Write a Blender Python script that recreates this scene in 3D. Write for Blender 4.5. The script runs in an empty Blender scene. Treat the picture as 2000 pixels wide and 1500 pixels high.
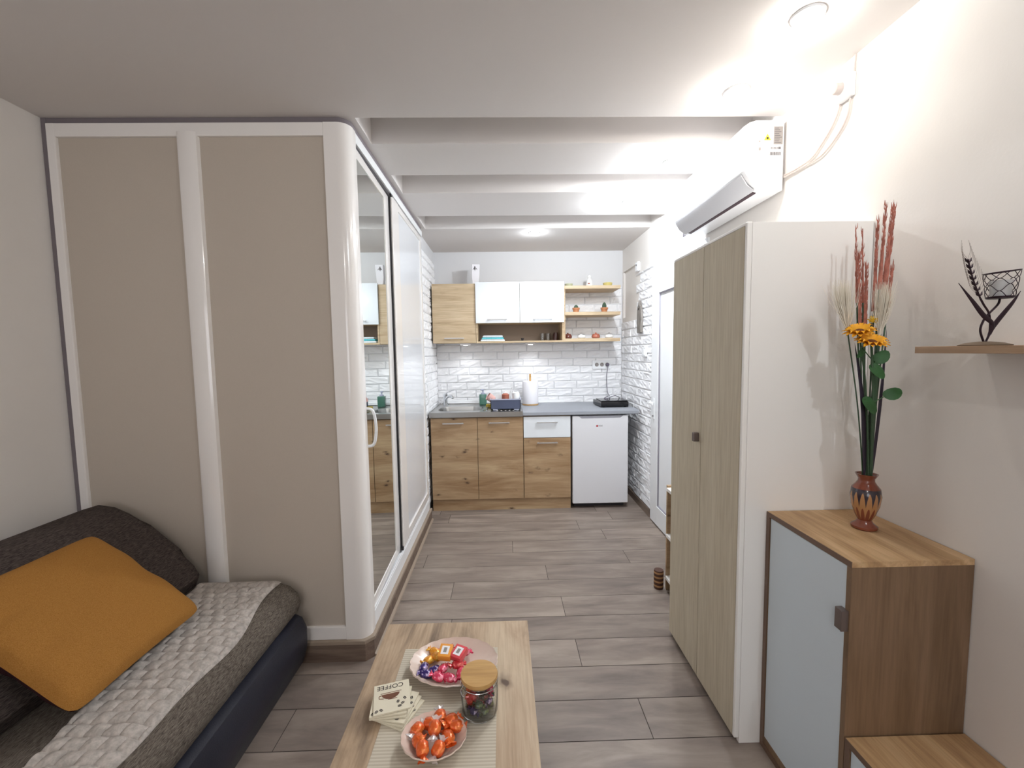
import bpy, bmesh, math, random
from mathutils import Vector, Matrix
random.seed(7)
D = bpy.data
SC = bpy.context.scene
COL = SC.collection
PI = math.pi

# ------------------------------------------------------------------ camera, world, exposure
cam = D.objects.new('camera', D.cameras.new('camera')); COL.objects.link(cam); SC.camera = cam
cam.data.sensor_fit = 'HORIZONTAL'; cam.data.sensor_width = 36.0
cam.data.lens = 833.6 / 2000 * 36.0
cam.data.clip_start = 0.02; cam.data.clip_end = 50
def cam_matrix():
    pitch, yaw, roll = -.076, .021, -.015
    cy, sy, cp, sp, c, s = math.cos(yaw), math.sin(yaw), math.cos(pitch), math.sin(pitch), math.cos(roll), math.sin(roll)
    R = Matrix(((c,0,s),(0,1,0),(-s,0,c))) @ Matrix(((1,0,0),(0,cp,sp),(0,-sp,cp))) @ Matrix(((cy,-sy,0),(sy,cy,0),(0,0,1)))
    right, fwd, up = R[0], R[1], R[2]
    M = Matrix(((right[0], up[0], -fwd[0]), (right[1], up[1], -fwd[1]), (right[2], up[2], -fwd[2]))).to_4x4()
    M.translation = Vector((0, 0, 1.42)); return M
cam.matrix_world = cam_matrix()
SC.view_settings.view_transform = 'Standard'; SC.view_settings.look = 'None'
SC.view_settings.gamma = 1.0; SC.view_settings.use_curve_mapping = False
SC.view_settings.exposure = 0.0
world = D.worlds.new('world'); SC.world = world; world.use_nodes = True
world.node_tree.nodes['Background'].inputs['Color'].default_value = (0.75, 0.85, 1.0, 1)
world.node_tree.nodes['Background'].inputs['Strength'].default_value = 0.8

WARM, NEUT, COOL = (1.0, 0.90, 0.78), (1.0, 0.95, 0.90), (0.86, 0.92, 1.0)
# x, y, watts of the bulb, watts of its downward beam, colour
SPOTS = [(.943,1.355,2.6,2.8,(1,.97,.90)), (.932,1.733,4,1,(1,.96,.90)), (.925,2.36,20,24,(.93,.97,1)), (.876,2.965,31,22,(.87,.94,1)), (.285,3.70,1.8,22,(.87,.94,1)),
         (.94,.10,16,0,(.87,.95,1)), (-.3,-1.2,19,0,(1,.96,.91))]  # the last spot is an unseen lamp added to brighten the room
# daylight through the window behind the camera
day = D.objects.new('daylight', D.lights.new('daylight', 'AREA')); COL.objects.link(day)
day.data.shape = 'RECTANGLE'; day.data.size = 1.3; day.data.size_y = 1.3; day.data.energy = 17.6; day.data.color = (1,.98,1.0)
day.location = (-.5, -2.42, 1.45); day.rotation_euler = (PI/2, 0, 0)
day.data.cycles.is_portal = False

# ------------------------------------------------------------------ materials
MATS = {}
def new_mat(name):
    m = D.materials.new(name); m.use_nodes = True; MATS[name] = m
    return m, m.node_tree, m.node_tree.nodes['Principled BSDF']
def srgb(r, g, b):
    f = lambda c: (c/255/12.92) if c/255 <= .04045 else ((c/255+.055)/1.055)**2.4
    return (f(r), f(g), f(b), 1)
def plain(name, rgb, rough=.5, metal=0, bump=0, bscale=200, spec=.5, var=0, vscale=8, trans=0, emit=None, estr=0, coat=0, sheen=0):
    m, nt, b = new_mat(name)
    col = srgb(*rgb)
    b.inputs['Base Color'].default_value = col
    b.inputs['Roughness'].default_value = rough; b.inputs['Metallic'].default_value = metal
    b.inputs['Specular IOR Level'].default_value = spec
    b.inputs['Coat Weight'].default_value = coat; b.inputs['Coat Roughness'].default_value = .05
    if sheen: b.inputs['Sheen Weight'].default_value = sheen
    if trans: b.inputs['Transmission Weight'].default_value = trans
    if emit: b.inputs['Emission Color'].default_value = (*emit, 1); b.inputs['Emission Strength'].default_value = estr
    tc = nt.nodes.new('ShaderNodeTexCoord')
    if bump:
        n = nt.nodes.new('ShaderNodeTexNoise'); n.inputs['Scale'].default_value = bscale; n.inputs['Detail'].default_value = 4
        nt.links.new(tc.outputs['Object'], n.inputs['Vector'])
        bp = nt.nodes.new('ShaderNodeBump'); bp.inputs['Strength'].default_value = bump; bp.inputs['Distance'].default_value = .002
        nt.links.new(n.outputs['Fac'], bp.inputs['Height']); nt.links.new(bp.outputs['Normal'], b.inputs['Normal'])
    if var:
        n = nt.nodes.new('ShaderNodeTexNoise'); n.inputs['Scale'].default_value = vscale; n.inputs['Detail'].default_value = 5
        nt.links.new(tc.outputs['Object'], n.inputs['Vector'])
        r = nt.nodes.new('ShaderNodeValToRGB'); r.color_ramp.elements[0].position = .3; r.color_ramp.elements[1].position = .7
        r.color_ramp.elements[0].color = tuple(c*(1-var) for c in col[:3]) + (1,)
        r.color_ramp.elements[1].color = tuple(min(1, c*(1+var)) for c in col[:3]) + (1,)
        nt.links.new(n.outputs['Fac'], r.inputs['Fac']); nt.links.new(r.outputs['Color'], b.inputs['Base Color'])
    return m
def wood(name, dark, mid, light, axis='x', rough=.5, fine=1.0, knots=0.0, knotcol=(70,45,28), stretch=14, off=(0,0,0), spec=.4):
    m, nt, b = new_mat(name); N = nt.nodes; L = nt.links
    b.inputs['Roughness'].default_value = rough; b.inputs['Specular IOR Level'].default_value = spec
    tc = N.new('ShaderNodeTexCoord'); oi = N.new('ShaderNodeObjectInfo'); pos = N.new('ShaderNodeVectorMath'); pos.operation = 'ADD'
    L.new(tc.outputs['Object'], pos.inputs[0]); L.new(oi.outputs['Location'], pos.inputs[1])   # grain runs on from board to board
    mp = N.new('ShaderNodeMapping'); sc = [stretch]*3; sc['xyz'.index(axis)] = 1.2
    mp.inputs['Scale'].default_value = [v*fine for v in sc]; mp.inputs['Location'].default_value = off
    L.new(pos.outputs[0], mp.inputs['Vector'])
    n1 = N.new('ShaderNodeTexNoise'); n1.inputs['Scale'].default_value = 1.3; n1.inputs['Detail'].default_value = 9; n1.inputs['Roughness'].default_value = .62; n1.inputs['Distortion'].default_value = .7
    L.new(mp.outputs['Vector'], n1.inputs['Vector'])
    r = N.new('ShaderNodeValToRGB'); e = r.color_ramp.elements
    e[0].position = .30; e[0].color = srgb(*dark); e[1].position = .72; e[1].color = srgb(*light)
    k = e.new(.5); k.color = srgb(*mid)
    L.new(n1.outputs['Fac'], r.inputs['Fac'])
    # fine pores
    mp2 = N.new('ShaderNodeMapping'); s2 = [150]*3; s2['xyz'.index(axis)] = 6; mp2.inputs['Scale'].default_value = s2
    L.new(pos.outputs[0], mp2.inputs['Vector'])
    n2 = N.new('ShaderNodeTexNoise'); n2.inputs['Scale'].default_value = 1; n2.inputs['Detail'].default_value = 3
    L.new(mp2.outputs['Vector'], n2.inputs['Vector'])
    r2 = N.new('ShaderNodeValToRGB'); r2.color_ramp.elements[0].position = .35; r2.color_ramp.elements[0].color = (.86,.84,.82,1); r2.color_ramp.elements[1].position = .6; r2.color_ramp.elements[1].color = (1,1,1,1)
    L.new(n2.outputs['Fac'], r2.inputs['Fac'])
    mx = N.new('ShaderNodeMixRGB'); mx.blend_type = 'MULTIPLY'; mx.inputs['Fac'].default_value = 1
    L.new(r.outputs['Color'], mx.inputs[1]); L.new(r2.outputs['Color'], mx.inputs[2]); out = mx.outputs['Color']
    if knots:
        mp3 = N.new('ShaderNodeMapping'); s3 = [2.4]*3; s3['xyz'.index(axis)] = 1.1; mp3.inputs['Scale'].default_value = [v*knots for v in s3]
        mp3.inputs['Location'].default_value = [o+.37 for o in off]
        wob = N.new('ShaderNodeTexNoise'); wob.inputs['Scale'].default_value = 22
        L.new(pos.outputs[0], wob.inputs['Vector'])
        ad = N.new('ShaderNodeMixRGB'); ad.blend_type = 'LINEAR_LIGHT'; ad.inputs['Fac'].default_value = .02
        L.new(pos.outputs[0], ad.inputs[1]); L.new(wob.outputs['Color'], ad.inputs[2]); L.new(ad.outputs['Color'], mp3.inputs['Vector'])
        v = N.new('ShaderNodeTexVoronoi'); v.inputs['Scale'].default_value = 1.6
        L.new(mp3.outputs['Vector'], v.inputs['Vector'])
        r3 = N.new('ShaderNodeValToRGB'); r3.color_ramp.elements[0].position = .045; r3.color_ramp.elements[0].color = (1,1,1,1); r3.color_ramp.elements[1].position = .17; r3.color_ramp.elements[1].color = (0,0,0,1)
        kk = r3.color_ramp.elements.new(.075); kk.color = (.45,.45,.45,1)
        L.new(v.outputs['Distance'], r3.inputs['Fac'])
        m3 = N.new('ShaderNodeMixRGB'); m3.inputs[2].default_value = srgb(*knotcol)
        L.new(r3.outputs['Color'], m3.inputs['Fac']); L.new(out, m3.inputs[1]); out = m3.outputs['Color']
    L.new(out, b.inputs['Base Color'])
    bp = N.new('ShaderNodeBump'); bp.inputs['Strength'].default_value = .15; bp.inputs['Distance'].default_value = .001
    L.new(n2.outputs['Fac'], bp.inputs['Height']); L.new(bp.outputs['Normal'], b.inputs['Normal'])
    return m
def fabric(name, c1, c2, scale=260, axis=None, rough=.95, bump=.5):
    m, nt, b = new_mat(name); N = nt.nodes; L = nt.links
    b.inputs['Roughness'].default_value = rough; b.inputs['Specular IOR Level'].default_value = .15
    tc = N.new('ShaderNodeTexCoord'); mp = N.new('ShaderNodeMapping')
    sc = [1,1,1]
    if axis: sc['xyz'.index(axis)] = .12
    mp.inputs['Scale'].default_value = sc; L.new(tc.outputs['Object'], mp.inputs['Vector'])
    n = N.new('ShaderNodeTexNoise'); n.inputs['Scale'].default_value = scale; n.inputs['Detail'].default_value = 3; n.inputs['Roughness'].default_value = .7
    L.new(mp.outputs['Vector'], n.inputs['Vector'])
    r = N.new('ShaderNodeValToRGB'); r.color_ramp.elements[0].position = .36; r.color_ramp.elements[0].color = srgb(*c1); r.color_ramp.elements[1].position = .66; r.color_ramp.elements[1].color = srgb(*c2)
    L.new(n.outputs['Fac'], r.inputs['Fac']); L.new(r.outputs['Color'], b.inputs['Base Color'])
    bp = N.new('ShaderNodeBump'); bp.inputs['Strength'].default_value = bump; bp.inputs['Distance'].default_value = .002
    L.new(n.outputs['Fac'], bp.inputs['Height']); L.new(bp.outputs['Normal'], b.inputs['Normal'])
    return m

wall_paint = plain('wall_paint', (231,226,221), .85, bump=.12, bscale=120, var=.015, vscale=3)
kitchen_paint = plain('kitchen_paint', (221,221,223), .85, bump=.08)
ceil_paint = plain('ceiling_paint', (225,220,217), .9, bump=.06, bscale=160)
brick_white = plain('white_brick_panel', (248,248,250), .5, bump=.35, bscale=60)
pvc_gloss = plain('white_gloss_frame', (246,242,239), .16, coat=.4)
pvc_white = plain('white_pvc', (246,248,250), .25)
panel_beige = plain('beige_panel', (196,185,172), .7, bump=.1, bscale=300, var=.02, vscale=300)
trim_lilac = plain('grey_filler_strip', (122,114,119), .5)
door_gloss = plain('white_gloss_panel', (240,243,248), .1, coat=.5)
white_lam = plain('white_laminate', (250,247,243), .35)
white_door = plain('white_cabinet_gloss', (232,236,240), .22, coat=.3)
white_day_tint = plain('daylight_tinted_front', (214,225,233), .45)  # white door with bluish daylight mixed into its colour
fridge_white = plain('fridge_white', (226,226,230), .35)
mirror_m = plain('mirror_glass', (235,240,238), .0, metal=1)
black_rub = plain('black_rubber', (22,20,24), .5)
dark_grey = plain('dark_grey', (60,58,62), .5)
steel = plain('stainless_steel', (178,178,176), .28, metal=1, bump=.05, bscale=400)
chrome = plain('chrome', (225,228,232), .08, metal=1)
alu = plain('brushed_aluminium', (198,196,196), .35, metal=.85)
worktop_m = plain('grey_worktop', (142,145,152), .45, var=.06, vscale=400)
knob_m = plain('grey_knob', (120,108,104), .4, metal=.6)
oak_k = wood('knotty_oak_front', (147,115,81), (172,143,110), (193,168,133), 'x', knots=2.6, knotcol=(79,57,42), stretch=8)
oak_u = wood('light_oak_upper', (176,150,118), (203,180,147), (220,200,170), 'x', knots=1.2, knotcol=(150,118,88), stretch=12, off=(3,1,2))
oak_t = wood('oak_table_top', (115,97,82), (180,156,130), (200,180,154), 'y', knots=2.0, knotcol=(94,75,62), stretch=7, off=(1.3,0,2))
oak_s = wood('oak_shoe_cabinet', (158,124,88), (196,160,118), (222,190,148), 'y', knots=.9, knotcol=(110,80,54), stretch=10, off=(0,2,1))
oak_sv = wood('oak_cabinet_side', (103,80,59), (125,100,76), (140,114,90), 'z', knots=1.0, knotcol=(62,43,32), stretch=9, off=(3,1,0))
oak_edge_shade = plain('shade_tinted_cabinet_edge', (112,88,72), .5)  # oak edge strips with their shade put into the colour
oak_w = wood('pale_wardrobe_door', (200,189,166), (206,195,173), (212,202,181), 'z', stretch=14, rough=.6, fine=1.0)
oak_sh = wood('wall_shelf_wood', (140,110,86), (164,134,106), (180,150,120), 'y', stretch=20)
bamboo = wood('bamboo_lid', (176,134,76), (196,156,98), (208,170,112), 'x', stretch=16, rough=.4)
plinth_m = wood('dark_plinth_wood', (92,76,66), (116,98,86), (138,120,106), 'x', stretch=14)
plinth_y = wood('dark_skirting_wood', (104,90,80), (128,112,100), (150,134,120), 'y', stretch=14)
quarter_m = plain('light_skirting_edge', (158,142,126), .5)
sofa_fab = fabric('grey_woven_sofa', (66,58,54), (128,119,108), 520, 'y')
sofa_back_fab = fabric('brown_grey_sofa_back', (48,41,40), (98,88,83), 420, 'y')
navy = plain('navy_leatherette', (22,24,38), .45, bump=.3, bscale=300)
pad_fab = fabric('quilted_pad_fabric', (166,159,152), (197,188,181), 60, None, bump=.1)
mustard = fabric('mustard_cushion', (146,100,43), (172,123,64), 500, None, bump=.3)
maroon = fabric('dark_maroon_cushion_back', (48,24,28), (70,34,38), 300)
runner_m = None
metal_brown = plain('dark_bronze_metal', (50,36,44), .45, metal=.7)
metal_base = plain('bronze_base', (118,100,82), .5, metal=.5)
glass_m = plain('clear_glass', (250,252,252), .02, trans=1)
rose_plate = plain('pale_rose_ceramic', (226,205,192), .25, coat=.3)
terracotta = plain('terracotta', (196,132,92), .7)
cactus_m = plain('cactus_green', (70,92,74), .8, bump=.6, bscale=120)
brown_cer = plain('brown_glazed_pot', (112,60,48), .3)
rust_cer = plain('rust_glazed_pot', (170,98,78), .35)
white_cer = plain('white_ceramic', (240,240,240), .25)
green_cer = plain('sage_ceramic', (196,200,170), .4)
yellow_cer = plain('yellow_ceramic', (220,205,130), .4)
paper = plain('white_paper', (244,242,246), .9, bump=.2, bscale=90)
soap_green = plain('green_soap_bottle', (76,120,104), .2, coat=.3)
rack_grey = plain('slate_plastic', (76,84,108), .4)
rack_light = plain('pale_plastic', (176,180,200), .4)
black_gloss = plain('black_gloss_glass', (18,16,20), .12)
sponge = plain('yellow_sponge', (206,180,70), .9, bump=.6, bscale=200)
pink_cer = plain('pink_cup', (222,176,168), .35)
teal_towel = fabric('teal_towel', (70,180,196), (140,212,220), 200)
white_towel = fabric('white_towel', (210,224,232), (244,246,250), 200)
ribbed_m = None
ac_white = plain('ac_white_plastic', (240,240,242), .25, coat=.2)
ac_under = plain('ac_grey_flap', (206,206,210), .35)
sticker_y = plain('yellow_sticker', (240,214,50), .5)
sticker_g = plain('grey_label', (150,144,140), .6)
print_dk = plain('dark_print', (46,38,36), .6)
print_gr = plain('grey_print', (104,100,102), .6)
logo_red = plain('red_logo', (190,40,50), .4)
rust_reed = plain('rust_reed', (178,112,96), .8, var=.25, vscale=60)
stem_dark = plain('dark_plum_leaf', (44,34,50), .5)
stem_green = plain('dark_green_stem', (58,84,58), .55)
leaf_green = plain('green_leaf', (46,92,46), .5, var=.15, vscale=40)
plume = plain('cream_plume', (236,228,212), .95)
petal_m = plain('orange_yellow_petal', (240,172,30), .6, var=.12, vscale=50)
petal_y = plain('yellow_bud_petal', (236,200,60), .6)
seed_m = plain('flower_centre', (110,62,24), .9, bump=.6)
candle_glass = plain('frosted_glass', (226,226,226), .3, trans=.6)
lamp_em = plain('lit_bulb', (255,250,240), .5, emit=(1,.97,.93), estr=14)
puck_em = plain('lit_puck', (255,255,255), .5, emit=(.95,.97,1), estr=6)
wood_grey = wood('weathered_wood', (70,66,62), (126,120,114), (176,171,166), 'z', stretch=20, fine=3)
cord_white = plain('white_cord', (206,194,188), .5)
cord_black = plain('black_cord', (34,32,36), .5)

# floor material reads a per-plank tone
def floor_material():
    m, nt, b = new_mat('grey_brown_laminate'); N = nt.nodes; L = nt.links
    b.inputs['Roughness'].default_value = .42; b.inputs['Specular IOR Level'].default_value = .35
    at = N.new('ShaderNodeAttribute'); at.attribute_name = 'tone'
    tc = N.new('ShaderNodeTexCoord'); mp = N.new('ShaderNodeMapping'); mp.inputs['Scale'].default_value = (1.4, 7, 1)
    L.new(tc.outputs['Object'], mp.inputs['Vector'])
    n = N.new('ShaderNodeTexNoise'); n.noise_dimensions = '4D'; n.inputs['Scale'].default_value = 1.6; n.inputs['Detail'].default_value = 8; n.inputs['Roughness'].default_value = .6; n.inputs['Distortion'].default_value = .5
    mu = N.new('ShaderNodeMath'); mu.operation = 'MULTIPLY'; mu.inputs[1].default_value = 40
    L.new(at.outputs['Fac'], mu.inputs[0]); L.new(mu.outputs[0], n.inputs['W']); L.new(mp.outputs['Vector'], n.inputs['Vector'])
    r = N.new('ShaderNodeValToRGB'); e = r.color_ramp.elements
    e[0].position = .25; e[0].color = srgb(104,92,86); e[1].position = .78; e[1].color = srgb(170,156,144)
    k = e.new(.5); k.color = srgb(137,124,115)
    L.new(n.outputs['Fac'], r.inputs['Fac'])
    mr = N.new('ShaderNodeMapRange'); mr.inputs['To Min'].default_value = .86; mr.inputs['To Max'].default_value = 1.1
    L.new(at.outputs['Fac'], mr.inputs['Value'])
    mx = N.new('ShaderNodeMixRGB'); mx.blend_type = 'MULTIPLY'; mx.inputs['Fac'].default_value = 1
    L.new(r.outputs['Color'], mx.inputs[1]); L.new(mr.outputs['Result'], mx.inputs[2])
    L.new(mx.outputs['Color'], b.inputs['Base Color'])
    return m
floor_m = floor_material()
gap_m = plain('plank_gap', (64,54,48), .8)

def striped(name, c1, c2, axis, freq, duty=.5, rough=.8, sharp=.05):
    m, nt, b = new_mat(name); N = nt.nodes; L = nt.links
    b.inputs['Roughness'].default_value = rough
    tc = N.new('ShaderNodeTexCoord'); sp = N.new('ShaderNodeSeparateXYZ'); L.new(tc.outputs['Object'], sp.inputs[0])
    mu = N.new('ShaderNodeMath'); mu.operation = 'MULTIPLY'; mu.inputs[1].default_value = freq; L.new(sp.outputs['xyz'.index(axis)], mu.inputs[0])
    fr = N.new('ShaderNodeMath'); fr.operation = 'FRACT'; L.new(mu.outputs[0], fr.inputs[0])
    r = N.new('ShaderNodeValToRGB'); r.color_ramp.elements[0].color = srgb(*c1); r.color_ramp.elements[0].position = duty
    r.color_ramp.elements[1].color = srgb(*c2); r.color_ramp.elements[1].position = min(1, duty+sharp)
    L.new(fr.outputs[0], r.inputs['Fac']); L.new(r.outputs['Color'], b.inputs['Base Color'])
    return m
runner_m = striped('ribbed_runner', (186,176,158), (204,196,180), 'y', 110, .4, .9, .3)
ribbed_m = striped('striped_wood_box', (78,48,34), (170,128,86), 'z', 38, .55, .6)

# vase glaze: blue-black tapering tongues on ochre, rust below
def vase_material():
    m, nt, b = new_mat('painted_vase_glaze'); N = nt.nodes; L = nt.links
    b.inputs['Roughness'].default_value = .2; b.inputs['Coat Weight'].default_value = .5
    tc = N.new('ShaderNodeTexCoord'); sp = N.new('ShaderNodeSeparateXYZ'); L.new(tc.outputs['Object'], sp.inputs[0])
    at = N.new('ShaderNodeMath'); at.operation = 'ARCTAN2'; L.new(sp.outputs[1], at.inputs[0]); L.new(sp.outputs[0], at.inputs[1])
    def M(op, a, bb):
        n = N.new('ShaderNodeMath'); n.operation = op
        for i, v in enumerate((a, bb)):
            if v is None: continue
            if isinstance(v, (int, float)): n.inputs[i].default_value = v
            else: L.new(v, n.inputs[i])
        return n.outputs[0]
    w = M('ABSOLUTE', M('SINE', M('MULTIPLY', at.outputs[0], 7), None), None)      # 14 tongues
    z = sp.outputs[2]
    # dark tongues hang from the shoulder (z .125) and taper to nothing at z .075
    dark = M('GREATER_THAN', M('MULTIPLY', M('SUBTRACT', z, .072), 22.0), w)
    dark = M('MULTIPLY', dark, M('LESS_THAN', z, .128))
    # rust tongues rise from the foot
    low = M('GREATER_THAN', M('MULTIPLY', M('SUBTRACT', .070, z), 26.0), M('SUBTRACT', 1, w))
    ru = M('MAXIMUM', low, M('GREATER_THAN', z, .128))
    m1 = N.new('ShaderNodeMixRGB'); m1.inputs[1].default_value = srgb(176,128,84); m1.inputs[2].default_value = srgb(124,62,42); L.new(ru, m1.inputs['Fac'])
    m2 = N.new('ShaderNodeMixRGB'); m2.inputs[2].default_value = srgb(48,38,50); L.new(dark, m2.inputs['Fac']); L.new(m1.outputs[0], m2.inputs[1])
    L.new(m2.outputs[0], b.inputs['Base Color'])
    return m
vase_m = vase_material()

# ------------------------------------------------------------------ mesh helpers (world coordinates)
def B(): return bmesh.new()
def link(name, bm, mat, parent=None, origin=None, smooth=False, mats=None):
    me = D.meshes.new(name)
    o = D.objects.new(name, me)
    org = Vector(parent['_o']) if parent is not None else Vector(origin or (0,0,0))
    bmesh.ops.translate(bm, verts=bm.verts, vec=-org)
    bmesh.ops.recalc_face_normals(bm, faces=bm.faces)
    if smooth:
        for f in bm.faces: f.smooth = True
    bm.to_mesh(me); bm.free()
    if smooth:
        try: me.set_sharp_from_angle(angle=math.radians(38))
        except Exception: pass
    for mm in (mats or [mat]): me.materials.append(mm)
    COL.objects.link(o)
    if parent is not None: o.parent = parent; o['_o'] = tuple(org)
    else: o.location = org; o['_o'] = tuple(org)
    return o
def thing(name, label, cat, loc, group=None):
    o = D.objects.new(name, None); o.empty_display_size = .05; COL.objects.link(o); o.location = loc; o['_o'] = tuple(loc)
    o['label'] = label; o['category'] = cat
    if group: o['group'] = group
    return o
def tag(o, label, cat, group=None):
    o['label'] = label; o['category'] = cat
    if group: o['group'] = group
    return o
def struct(name, bm, mat, **k):
    o = link(name, bm, mat, **k)
    if o.parent is None: o['kind'] = 'structure'
    return o
def copy_thing(src, loc, rz=None, label=None):
    c = src.copy(); COL.objects.link(c); c.location = loc
    if rz is not None: c.rotation_euler = (0,0,rz)
    if label: c['label'] = label
    def kids(s, d):
        for ch in list(s.children):
            k = ch.copy(); COL.objects.link(k); k.parent = d; kids(ch, k)
    kids(src, c); return c
def box(bm, x0, x1, y0, y1, z0, z1, bev=0, seg=2):
    vs = [bm.verts.new(p) for p in ((x0,y0,z0),(x1,y0,z0),(x1,y1,z0),(x0,y1,z0),(x0,y0,z1),(x1,y0,z1),(x1,y1,z1),(x0,y1,z1))]
    fs = [bm.faces.new([vs[i] for i in q]) for q in ((0,3,2,1),(4,5,6,7),(0,1,5,4),(1,2,6,5),(2,3,7,6),(3,0,4,7))]
    if bev:
        es = list({e for f in fs for e in f.edges})
        r = bmesh.ops.bevel(bm, geom=es, offset=bev, segments=seg, affect='EDGES', profile=.6)
        return r['verts']
    return vs
def lathe(bm, prof, c=(0,0,0), n=24, cap0=True, cap1=True, sx=1, sy=1, fn=None):
    rings = []
    for (r, z) in prof:
        ring = []
        for i in range(n):
            a = 2*PI*i/n; rr = r*(fn(a, z) if fn else 1)
            ring.append(bm.verts.new((c[0]+rr*math.cos(a)*sx, c[1]+rr*math.sin(a)*sy, c[2]+z)))
        rings.append(ring)
    for a, b in zip(rings, rings[1:]):
        for i in range(n): bm.faces.new((a[i], a[(i+1)%n], b[(i+1)%n], b[i]))
    if cap0: bm.faces.new(rings[0][::-1])
    if cap1: bm.faces.new(rings[-1])
    return rings
def tube(bm, pts, r, n=8, cap=True, flat=1.0, ref=None):
    P = [Vector(p) for p in pts]; R = r if isinstance(r, (list, tuple)) else [r]*len(P)
    t0 = (P[1]-P[0]).normalized(); up = Vector(ref) if ref else (Vector((0,0,1)) if abs(t0.z) < .9 else Vector((1,0,0)))
    u = t0.cross(up).normalized(); rings = []
    for i, p in enumerate(P):
        t = (P[min(i+1, len(P)-1)] - P[max(i-1, 0)]).normalized()
        u = (u - t*u.dot(t)).normalized(); v = t.cross(u)
        rings.append([bm.verts.new(p + (u*math.cos(2*PI*k/n) + v*math.sin(2*PI*k/n)*flat)*R[i]) for k in range(n)])
    for a, b in zip(rings, rings[1:]):
        for i in range(n): bm.faces.new((a[i], a[(i+1)%n], b[(i+1)%n], b[i]))
    if cap: bm.faces.new(rings[0][::-1]); bm.faces.new(rings[-1])
def spline(pts, n=8):
    P = [Vector(p) for p in pts]; P = [P[0]*2-P[1]] + P + [P[-1]*2-P[-2]]; out = []
    for i in range(1, len(P)-2):
        for k in range(n):
            t = k/n; a, b, c, d = P[i-1:i+3]
            out.append(.5*((2*b)+(-a+c)*t+(2*a-5*b+4*c-d)*t*t+(-a+3*b-3*c+d)*t**3))
    out.append(P[-2]); return out
def prism(bm, poly, axis, a, b, bev=0, seg=2):
    """poly: 2D points in the two other axes (cyclic order kept), extruded along axis from a to b"""
    def P(p, t):
        if axis == 'y': return (p[0], t, p[1])
        if axis == 'x': return (t, p[0], p[1])
        return (p[0], p[1], t)
    v0 = [bm.verts.new(P(p, a)) for p in poly]; v1 = [bm.verts.new(P(p, b)) for p in poly]; n = len(poly)
    for i in range(n): bm.faces.new((v0[i], v0[(i+1)%n], v1[(i+1)%n], v1[i]))
    f0 = bm.faces.new(v0[::-1]); f1 = bm.faces.new(v1)
    if bev: bmesh.ops.bevel(bm, geom=list(set(f0.edges) | set(f1.edges)), offset=bev, segments=seg, affect='EDGES', profile=.6)
    return v0, v1
def text_mesh(name, s, size, parent, mat, M, depth=.0006, align='CENTER'):
    cu = D.curves.new(name, 'FONT'); cu.body = s; cu.size = size; cu.align_x = align; cu.align_y = 'CENTER'; cu.extrude = depth
    o = D.objects.new(name, cu); COL.objects.link(o)
    me = D.meshes.new_from_object(o.evaluated_get(bpy.context.evaluated_depsgraph_get()))
    D.objects.remove(o); D.curves.remove(cu)
    me.transform(M); me.transform(Matrix.Translation(-Vector(parent['_o'])))
    me.name = name; me.materials.clear(); me.materials.append(mat)
    q = D.objects.new(name, me); COL.objects.link(q); q.parent = parent; q['_o'] = parent['_o']; return q

# ------------------------------------------------------------------ room shell
XL, XR, YB, YN, ZC = -1.915, 1.235, 4.39, -2.3, 2.423
XK = -.636       # face of the sliding doors
# floor with individual planks
bm = B(); tones = []
lay = bm.faces.layers.float.new('tone')
row0, pw = 1.446, .1842; g = .0014
joints = {0:.529, 2:.335, 3:-.293, 4:.315, 5:-.323, 6:.261, 7:.831, 8:.05, 9:.76}
i0 = int((YN-.1-row0)//pw)
for i in range(i0, 17):
    ya, yb = row0+i*pw, row0+(i+1)*pw
    j = joints.get(i, random.uniform(-.6,.6)); x = j - 1.38*2
    while x < 1.45:
        x0, x1 = max(x, -2.1), min(x+1.38, 1.45)
        if x1 > x0:
            f = bm.faces.new([bm.verts.new(p) for p in ((x0+g,ya+g,0),(x1-g,ya+g,0),(x1-g,yb-g,0),(x0+g,yb-g,0))])
            f[lay] = random.random()
        x += 1.38
f = bm.faces.new([bm.verts.new(p) for p in ((-2.1,-2.5,-.003),(1.45,-2.5,-.003),(1.45,4.6,-.003),(-2.1,4.6,-.003))]); f.material_index = 1
box(bm, -2.1, 1.45, -2.5, 4.6, -.1, -.0035)
for f in bm.faces:
    if f.calc_center_median().z < -.002: f.material_index = 1
fl = struct('floor', bm, floor_m, mats=[floor_m, gap_m])

# ceiling: slab with three recessed bays across the kitchen passage
bm = B()
bays = [(1.914,2.144),(2.51,2.784),(3.243,3.572)]
ys = [YN-.1] + [v for b in bays for v in b] + [YB+.1]
for a, b in zip(ys[::2], ys[1::2]): box(bm, XL-.1, XR+.1, a, b, ZC, ZC+.17)
for a, b in bays: box(bm, XL-.1, -.612, a, b, ZC, ZC+.17)
box(bm, XL-.1, XR+.1, YN-.1, YB+.1, ZC+.17, ZC+.22)
struct('ceiling', bm, ceil_paint)

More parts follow.
